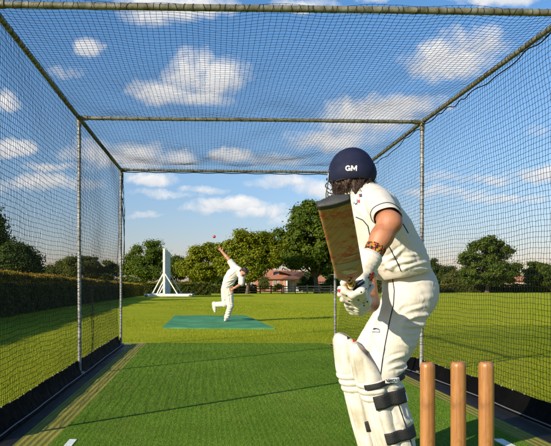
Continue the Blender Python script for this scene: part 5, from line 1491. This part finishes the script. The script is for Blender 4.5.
# gloves
for c, W_, E_, nm, lab in ((c1, W1, E1, 0, 'upper glove by the blade with a long cuff'), (c2, W2, E2, 1, 'lower glove on the end of the handle')):
    cc = c - bn*.008; h_ = W_ - cc; h_ = nrm(h_ - ba*np.dot(h_, ba)); n_ = np.cross(ba, h_)
    if n_[1] > 0: n_ = -n_
    pr = fingers(cc, ba, n_, -h_, W_, 1.0, .0042, -1, .034)
    cd = nrm(E_ - W_)
    heel = cc + .036*1.25*(math.cos(R(-72))*n_ + math.sin(R(-72))*(-h_))
    # padded rolls along the fingers and the back of the hand
    rolls_ = ([((362.5, 272, 2.485), (350.5, 287.5, 2.415)), ((366.5, 276, 2.485), (352, 293, 2.425)), ((370, 280.5, 2.495), (355, 298.5, 2.440)), ((372, 286, 2.515), (359.5, 302, 2.465))] if nm == 0 else
              [((352, 291.5, 2.485), (339.5, 288.5, 2.485)), ((357, 297.5, 2.485), (339, 294, 2.475)), ((360, 302.5, 2.495), (341.5, 299.5, 2.475)), ((362, 307, 2.515), (346, 304.8, 2.505))])
    for a0, a1 in rolls_:
        a0, a1 = P(*a0), P(*a1); dr_ = a1 - a0
        for u in np.linspace(0, 1, 5)[:-1]:
            q0 = a0 + dr_*(u+.035); q1 = a0 + dr_*(u+.205); md = math.sin(math.pi*min(1, u+.12))
            off = np.array((0, -.007*md, 0)); pr.append(cone(q0+off, q1+off, .0118, .0118, .0025))
    if nm == 0: pr.append(cone(P(363, 267, 2.49), P(372, 273, 2.51), .020, .022, .012))
    pr += [cone(W_ - cd*.02, W_ + cd*.030, .040, .043, .012), cone(W_ + cd*.018, W_ + cd*.034, .044, .045, .006)]
    go, gV, gQ = sdf_obj('batting_glove', pr, .0028, M_glove, bm, cuts=[cone(W_ + cd*.022, W_ + cd*.12, .037, .037, .004)], sm=0, wr=lambda V, W_=W_, cd=cd: .0007*wrinkle(V, 45, 21) + .0035*np.sqrt(np.abs(np.sin(((V - W_) @ cd)*np.pi/.017)))*smoothstep((V - W_) @ cd, -.05, -.03))
    go['label'] = lab; gb = bvh_of(gV, gQ)
    if nm == 0:
        patch('glove_badge', [(372.2, 271.8), (375.0, 272.8), (371.6, 281.4), (368.8, 280.2)], M_red, gb, go, .0015)
        patch('glove_badge', [(369.6, 273.4), (371.0, 273.8), (370.2, 275.6), (368.8, 275.2)], M_black, gb, go, .0015)
        patch('glove_badge', [(368.6, 276.2), (370.0, 276.6), (368.6, 278.6), (367.4, 278.2)], M_black, gb, go, .0015)
        patch('glove_stripe', [(352.5, 288.8), (364.0, 281.0), (364.6, 283.2), (353.5, 291.2)], M_black, gb, go, .0015)
        patch('glove_stripe', [(352.2, 286.0), (362.5, 279.0), (362.9, 280.0), (352.8, 287.2)], M_black, gb, go, .0015)
    for (x_, y_) in ((346.4, 295.7), (349, 301), (358.4, 300), (363.6, 302.7), (367.2, 301.6), (364, 305.4), (366, 289), (370, 285.5), (361, 292)):
        l_, n__ = hit(gb, x_, y_)
        if l_ is not None: patch('stitch_mark', [(x_-.7, y_-.5), (x_+.6, y_-.7), (x_+.8, y_+.5), (x_-.5, y_+.7)], M_black, gb, go, .001)
    if nm == 1:
        patch('glove_badge', [(338.0, 288.6), (343.0, 290.2), (342.6, 293.6), (338.6, 292.6)], M_red, gb, go, .0015)
        patch('glove_stripe', [(345.5, 285.5), (347.5, 284.5), (352.0, 289.5), (350.2, 290.4)], mat_plain('yellow_stripe', (.75, .40, .02), .5, .1, 30), gb, go, .0015)
# checked wristband on the near forearm
fa = nrm(E1 - W1); w0 = W1 + fa*.040
wb = MB(); u_ = nrm(np.cross(fa, (0, 0, 1.))); v_ = np.cross(fa, u_); rowsw = []
for i in range(17):
    s = i/16; r = (.0365 + .006*s) + .0016*math.sin(math.pi*s) + .0007*math.cos(s*50); an = np.arange(40)*2*np.pi/40
    rowsw.append(w0 + fa*s*.052 + r*(np.cos(an)[:, None]*u_ + np.sin(an)[:, None]*v_))
rowsw = np.array(rowsw); i = np.arange(16)[:, None]; j = np.arange(40)[None]; j2 = (j+1) % 40
def band_mat():
    m, t, b, co = new_mat('checked_wristband')
    v = t.node('ShaderNodeTexVoronoi'); t.l.new(t.mapping(co, (1.35, 1.35, 1.1)), v.inputs['Vector']); v.inputs['Scale'].default_value = 150; v.inputs['Randomness'].default_value = .35
    sx_ = t.node('ShaderNodeSeparateColor'); t.l.new(v.outputs['Color'], sx_.inputs[0])
    r = t.ramp(sx_.outputs[0], [(0, (.012, .01, .012)), (.46, (.36, .045, .012)), (.70, (.50, .24, .02)), (.92, (.30, .02, .015))]); r.node.color_ramp.interpolation = 'CONSTANT'
    t.l.new(r, b.inputs['Base Color']); b.inputs['Roughness'].default_value = .9
    bp = t.node('ShaderNodeBump'); bp.inputs['Strength'].default_value = .6; bp.inputs['Distance'].default_value = .003; t.l.new(v.outputs[0], bp.inputs['Height']); t.l.new(bp.outputs[0], b.inputs['Normal'])
    return m
o = mesh_np('wristband', rowsw.reshape(-1, 3), np.stack([i*40+j, i*40+j2, (i+1)*40+j2, (i+1)*40+j], -1).reshape(-1, 4), band_mat(), bm)
sm_ = o.modifiers.new('thickness', 'SOLIDIFY'); sm_.thickness = .003

# ================================================================== bowler
QD = 14.3
bz = float(gz(QD)) + .028
bo = empty('person', (P(227, 322, QD)[0], QD, bz))
tag(bo, 'bowler in whites on the green mat, one arm raised and one leg kicked back', 'person')
B = lambda px, py, d=QD: P(px, py, d)
pel = B(226.5, 287.5); chest = B(232.5, 274.5, 14.26); nk = B(238.5, 269, 14.18)
SR = B(234, 266.6, 14.32); SL = B(241.8, 275.5, 14.12); ER = B(228.2, 258.6, 14.36); WR = B(222.4, 252, 14.38)
EL = B(241.2, 284, 14.02); WL = B(235.2, 287.6, 13.98)
HL = B(229.2, 290, 14.26); HR = B(225.0, 290, 14.36)
KL = B(230.6, 305.5, 14.20); AL = B(227.0, 319.0, 14.30); AL[2] = bz + .085
KR = B(224.8, 304.0, 14.32); AR = B(215.6, 304.6, 14.62)
Hb = B(243.6, 272.6, 14.08); fb = nrm((-.30, -.90, -.28)); ub = nrm((.42, -.05, .88)); ub = nrm(ub - fb*np.dot(ub, fb)); rb_ = np.cross(fb, ub); Rb = np.c_[rb_, fb, ub]
# open throwing hand, fingers spread after letting the ball go
hdv = nrm(WR - ER); hs_ = nrm(np.cross(hdv, (0, 1, 0))); 
def open_hand(W_, d, s, n, curl=.35):
    pr = [cone(W_, W_ + d*.085, .026, .032, .02, (n, 1.6))]
    for i, (ln, off) in enumerate(((.070, -.030), (.080, -.010), (.075, .010), (.058, .029))):
        b0 = W_ + d*.085 + s*off; d1 = nrm(d + s*off*7 + n*curl*(.4+.2*i)); d2 = nrm(d1 + n*curl*1.3); d3 = nrm(d2 + n*curl)
        p1 = b0 + d1*ln*.45; p2 = p1 + d2*ln*.32; p3 = p2 + d3*ln*.25
        pr += [cone(b0, p1, .0095, .009, .005), cone(p1, p2, .009, .008, .004), cone(p2, p3, .008, .0068, .004)]
    t0 = W_ + d*.03 - s*.026; t1 = t0 + nrm(d*.5 - s*.9 + n*.3)*.042; t2 = t1 + nrm(d*.9 - s*.4 + n*.4)*.034
    return pr + [cone(t0, t1, .013, .0105, .012), cone(t1, t2, .0105, .0085, .004)]
bp_ = chain([pel, chest, nk], [.092, .10, .055], .06, ((0, 1, 0), .85))
bp_ += [cone(SR, SL, .06, .06, .05), cone(HL, HR, .10, .10, .05), cone(nk, Hb - ub*.06, .055, .05, .03)]
bp_ += [ball(Hb + ub*.012, (.076, .094, .102), .02, Rb), ball(Hb + fb*.03 - ub*.07, (.055, .06, .05), .03, Rb), cone(Hb + fb*.092 - ub*.0, Hb + fb*.116 - ub*.034, .010, .016, .012),
        cone(Hb + fb*.087 + ub*.026 - rb_*.045, Hb + fb*.087 + ub*.026 + rb_*.045, .013, .013, .015), cone(Hb + fb*.084 - ub*.068 - rb_*.02, Hb + fb*.084 - ub*.068 + rb_*.02, .011, .011, .012)]
for sg in (-1, 1): bp_.append(ball(Hb + rb_*sg*.078 - ub*.012, (.013, .022, .033), .008, Rb))
bp_ += [cone(SR, ER, .052, .042, .03), cone(ER, ER*.7+WR*.3, .042, .041, .02), cone(ER*.7+WR*.3, WR, .041, .028, .02), cone(SL, EL, .052, .042, .03), cone(EL, WL, .042, .028, .03)]
bp_ += open_hand(WR, hdv, hs_, np.array((0, -1., 0))) + open_hand(WL, nrm(WL-EL), nrm(np.cross(WL-EL, (0, 1, 0))), nrm((.2, .5, -.8)), .6)
bp_ += [cone(HL, KL, .085, .055, .04), cone(KL, AL, .052, .038, .03), cone(HR, KR, .085, .055, .04), cone(KR, AR, .052, .038, .03)]
sdf_obj('body', bp_, .0068, M_skin2, bo)
for sg in (-1, 1):
    e = Hb + fb*.086 + rb_*sg*.032 + ub*.004
    V, Q = sdf_mesh([ball(e, .0125, .004)], .003); eo = mesh_np('eye', V, Q, M_eye, bo)
    V, Q = sdf_mesh([ball(e + fb*.009, .0065, .004)], .002); mesh_np('iris', V, Q, M_iris, eo)
V, Q = sdf_mesh([cone(Hb + fb*.094 - ub*.068 - rb_*.018, Hb + fb*.094 - ub*.068 + rb_*.018, .006, .006, .004)], .002); mesh_np('mouth', V, Q, M_lip, bo)
hp = [ball(Hb + ub*.030 - fb*.020, (.088, .095, .095), .03, Rb), ball(Hb - fb*.06 - ub*.03, (.075, .05, .07), .03, Rb)]
gh = np.random.default_rng(9)
for k in range(50):
    d = nrm(gh.normal(size=3)); 
    if np.dot(d, fb) > .30 or np.dot(d, ub) < -.35: continue
    c = Hb + ub*.02 - fb*.012 + Rb @ (np.array((.088, .1, .1))*(Rb.T @ d)); hp.append(cone(c, c - ub*.03 + d*.012 + gh.normal(0, .014, 3), .018, .008, .012))
for k in range(9): # fringe
    c = Hb + fb*.080 + ub*.092 + rb_*(-.055+.0138*k); hp.append(cone(c, c - ub*.026 + fb*.008 + rb_*.012, .015, .008, .01))
sdf_obj('hair', hp, .006, M_hair2, bo, wr=lambda V: .004*wrinkle(V, 50, 4), sm=0)
sp_ = chain([B(226.6, 287.5), B(229.6, 279.5, 14.28), chest, B(236.6, 270.2, 14.2)], [.122, .130, .130, .085], .06, ((0, 1, 0), .85))
sp_ += [cone(SR, SL, .082, .078, .06), cone(nk - (.01, 0, .0), nk + (Hb-nk)*.35, .066, .062, .03), cone(SR, SR*.30+ER*.70, .080, .070, .04), cone(SL, EL*.92+SL*.08, .078, .068, .04)]
def rcut(A_, B_, s, r): return cone(A_ + (B_-A_)*s, A_ + (B_-A_)*(s+.6), r, r, .01)
B_SH = [([(223, 284), (229, 281), (235, 279)], .016, .5), ([(226, 279), (231, 275), (236, 270.5)], .014, .5), ([(229, 286), (233, 283), (237, 278)], .014, .45), ([(233, 268), (236, 271), (240, 273)], .010, .5), ([(224, 288), (228, 286), (232, 287)], .012, .45)]
B_TR = [([(224, 297), (228, 295), (232, 293)], .014, .5), ([(227, 302), (230, 304), (233, 304)], .014, .45), ([(225, 309), (228, 311), (232, 311)], .014, .45), ([(225, 315), (228, 316), (230, 315)], .012, .45), ([(222, 302), (225, 299), (228, 298)], .014, .45), ([(217, 303), (219, 305), (222, 306)], .012, .4), ([(228, 291), (229, 298), (230, 306)], .009, .5)]
def bw_(V): return .006*wrinkle(np.stack([V[:, 0]+V[:, 2]*.7, V[:, 1], V[:, 2]*.6], -1), 14, 12) + folds(V, B_SH, 14.4)
sdf_obj('shirt', sp_, .008, M_shirt, bo, wr=bw_, sm=1, cuts=[('plane', B(226.4, 290.0), (-.25, 0, -1)), rcut(SR, ER, .78, .06)])
tp_ = [cone(B(226.8, 283.5), B(227, 289.5), .106, .116, .04, ((0, 1, 0), .9)), cone(HL, KL, .098, .070, .05), cone(KL, AL, .070, .066, .04), cone(HR, KR, .098, .070, .05), cone(KR, AR, .068, .062, .04)]
sdf_obj('trousers', tp_, .008, M_trous, bo, wr=lambda V: .006*wrinkle(np.stack([V[:, 0]*.6+V[:, 2]*.5, V[:, 1], V[:, 2]*.9], -1), 15, 14) + folds(V, B_TR, 14.5), sm=1)
# boots: one flat on the mat, one hanging toe down behind
d = nrm((-.25, -.95, 0)); s_ = np.cross((0, 0, 1), d); q = np.array([AL[0], AL[1], bz])
sdf_obj('boot', [ball(q + (0, 0, .05) - d*.03, (.055, .055, .05), .03), cone(q + (0, 0, .055), q + d*.14 + (0, 0, .035), .048, .036, .03), cone(q + d*.06 + (.035, 0, .03), q + d*.17 + (0, 0, .03), .042, .034, .03)], .008, M_pad, bo, cuts=[('plane', q + (0, 0, .002), (0, 0, -1))])
dk = nrm(np.array((.10, -.1, -1.0))); ak = AR + (-.03, 0, .02)
sdf_obj('boot', [ball(ak, (.06, .055, .055), .03), cone(ak, ak + dk*.13, .050, .040, .03), cone(ak + dk*.08 + (-.015, 0, 0), ak + dk*.19, .042, .032, .03)], .008, M_pad, bo)
# ---------------------------------------------------------------- the ball in the air
M_ball = mat_plain('red_ball_leather', (.50, .015, .018), .35, .12, 40, .2, 200, coat=.3); M_seam = mat_plain('pale_seam_thread', (.6, .5, .4), .7, .1, 60)
bc = P(214.2, 236.6, 14.2)
b_ = empty('cricket_ball', bc); tag(b_, 'red cricket ball in the air above the bowler\'s raised hand', 'ball')
th = np.linspace(0, np.pi, 20); MB().lathe([(.0375*math.sin(a), -.0375*math.cos(a)) for a in th], bc, 28).build('leather', M_ball, b_, True)
an = np.arange(28)*2*np.pi/28; mb = MB()
for off in (-.004, 0, .004):
    n1_ = nrm((.5, .3, .8)); u1 = nrm(np.cross(n1_, (1, 0, 0))); v1 = np.cross(n1_, u1)
    mb.tube(bc + n1_*off + .0374*(np.cos(an)[:, None]*u1 + np.sin(an)[:, None]*v1), .0011, 5, closed=True)
mb.build('seam', M_seam, b_, True)
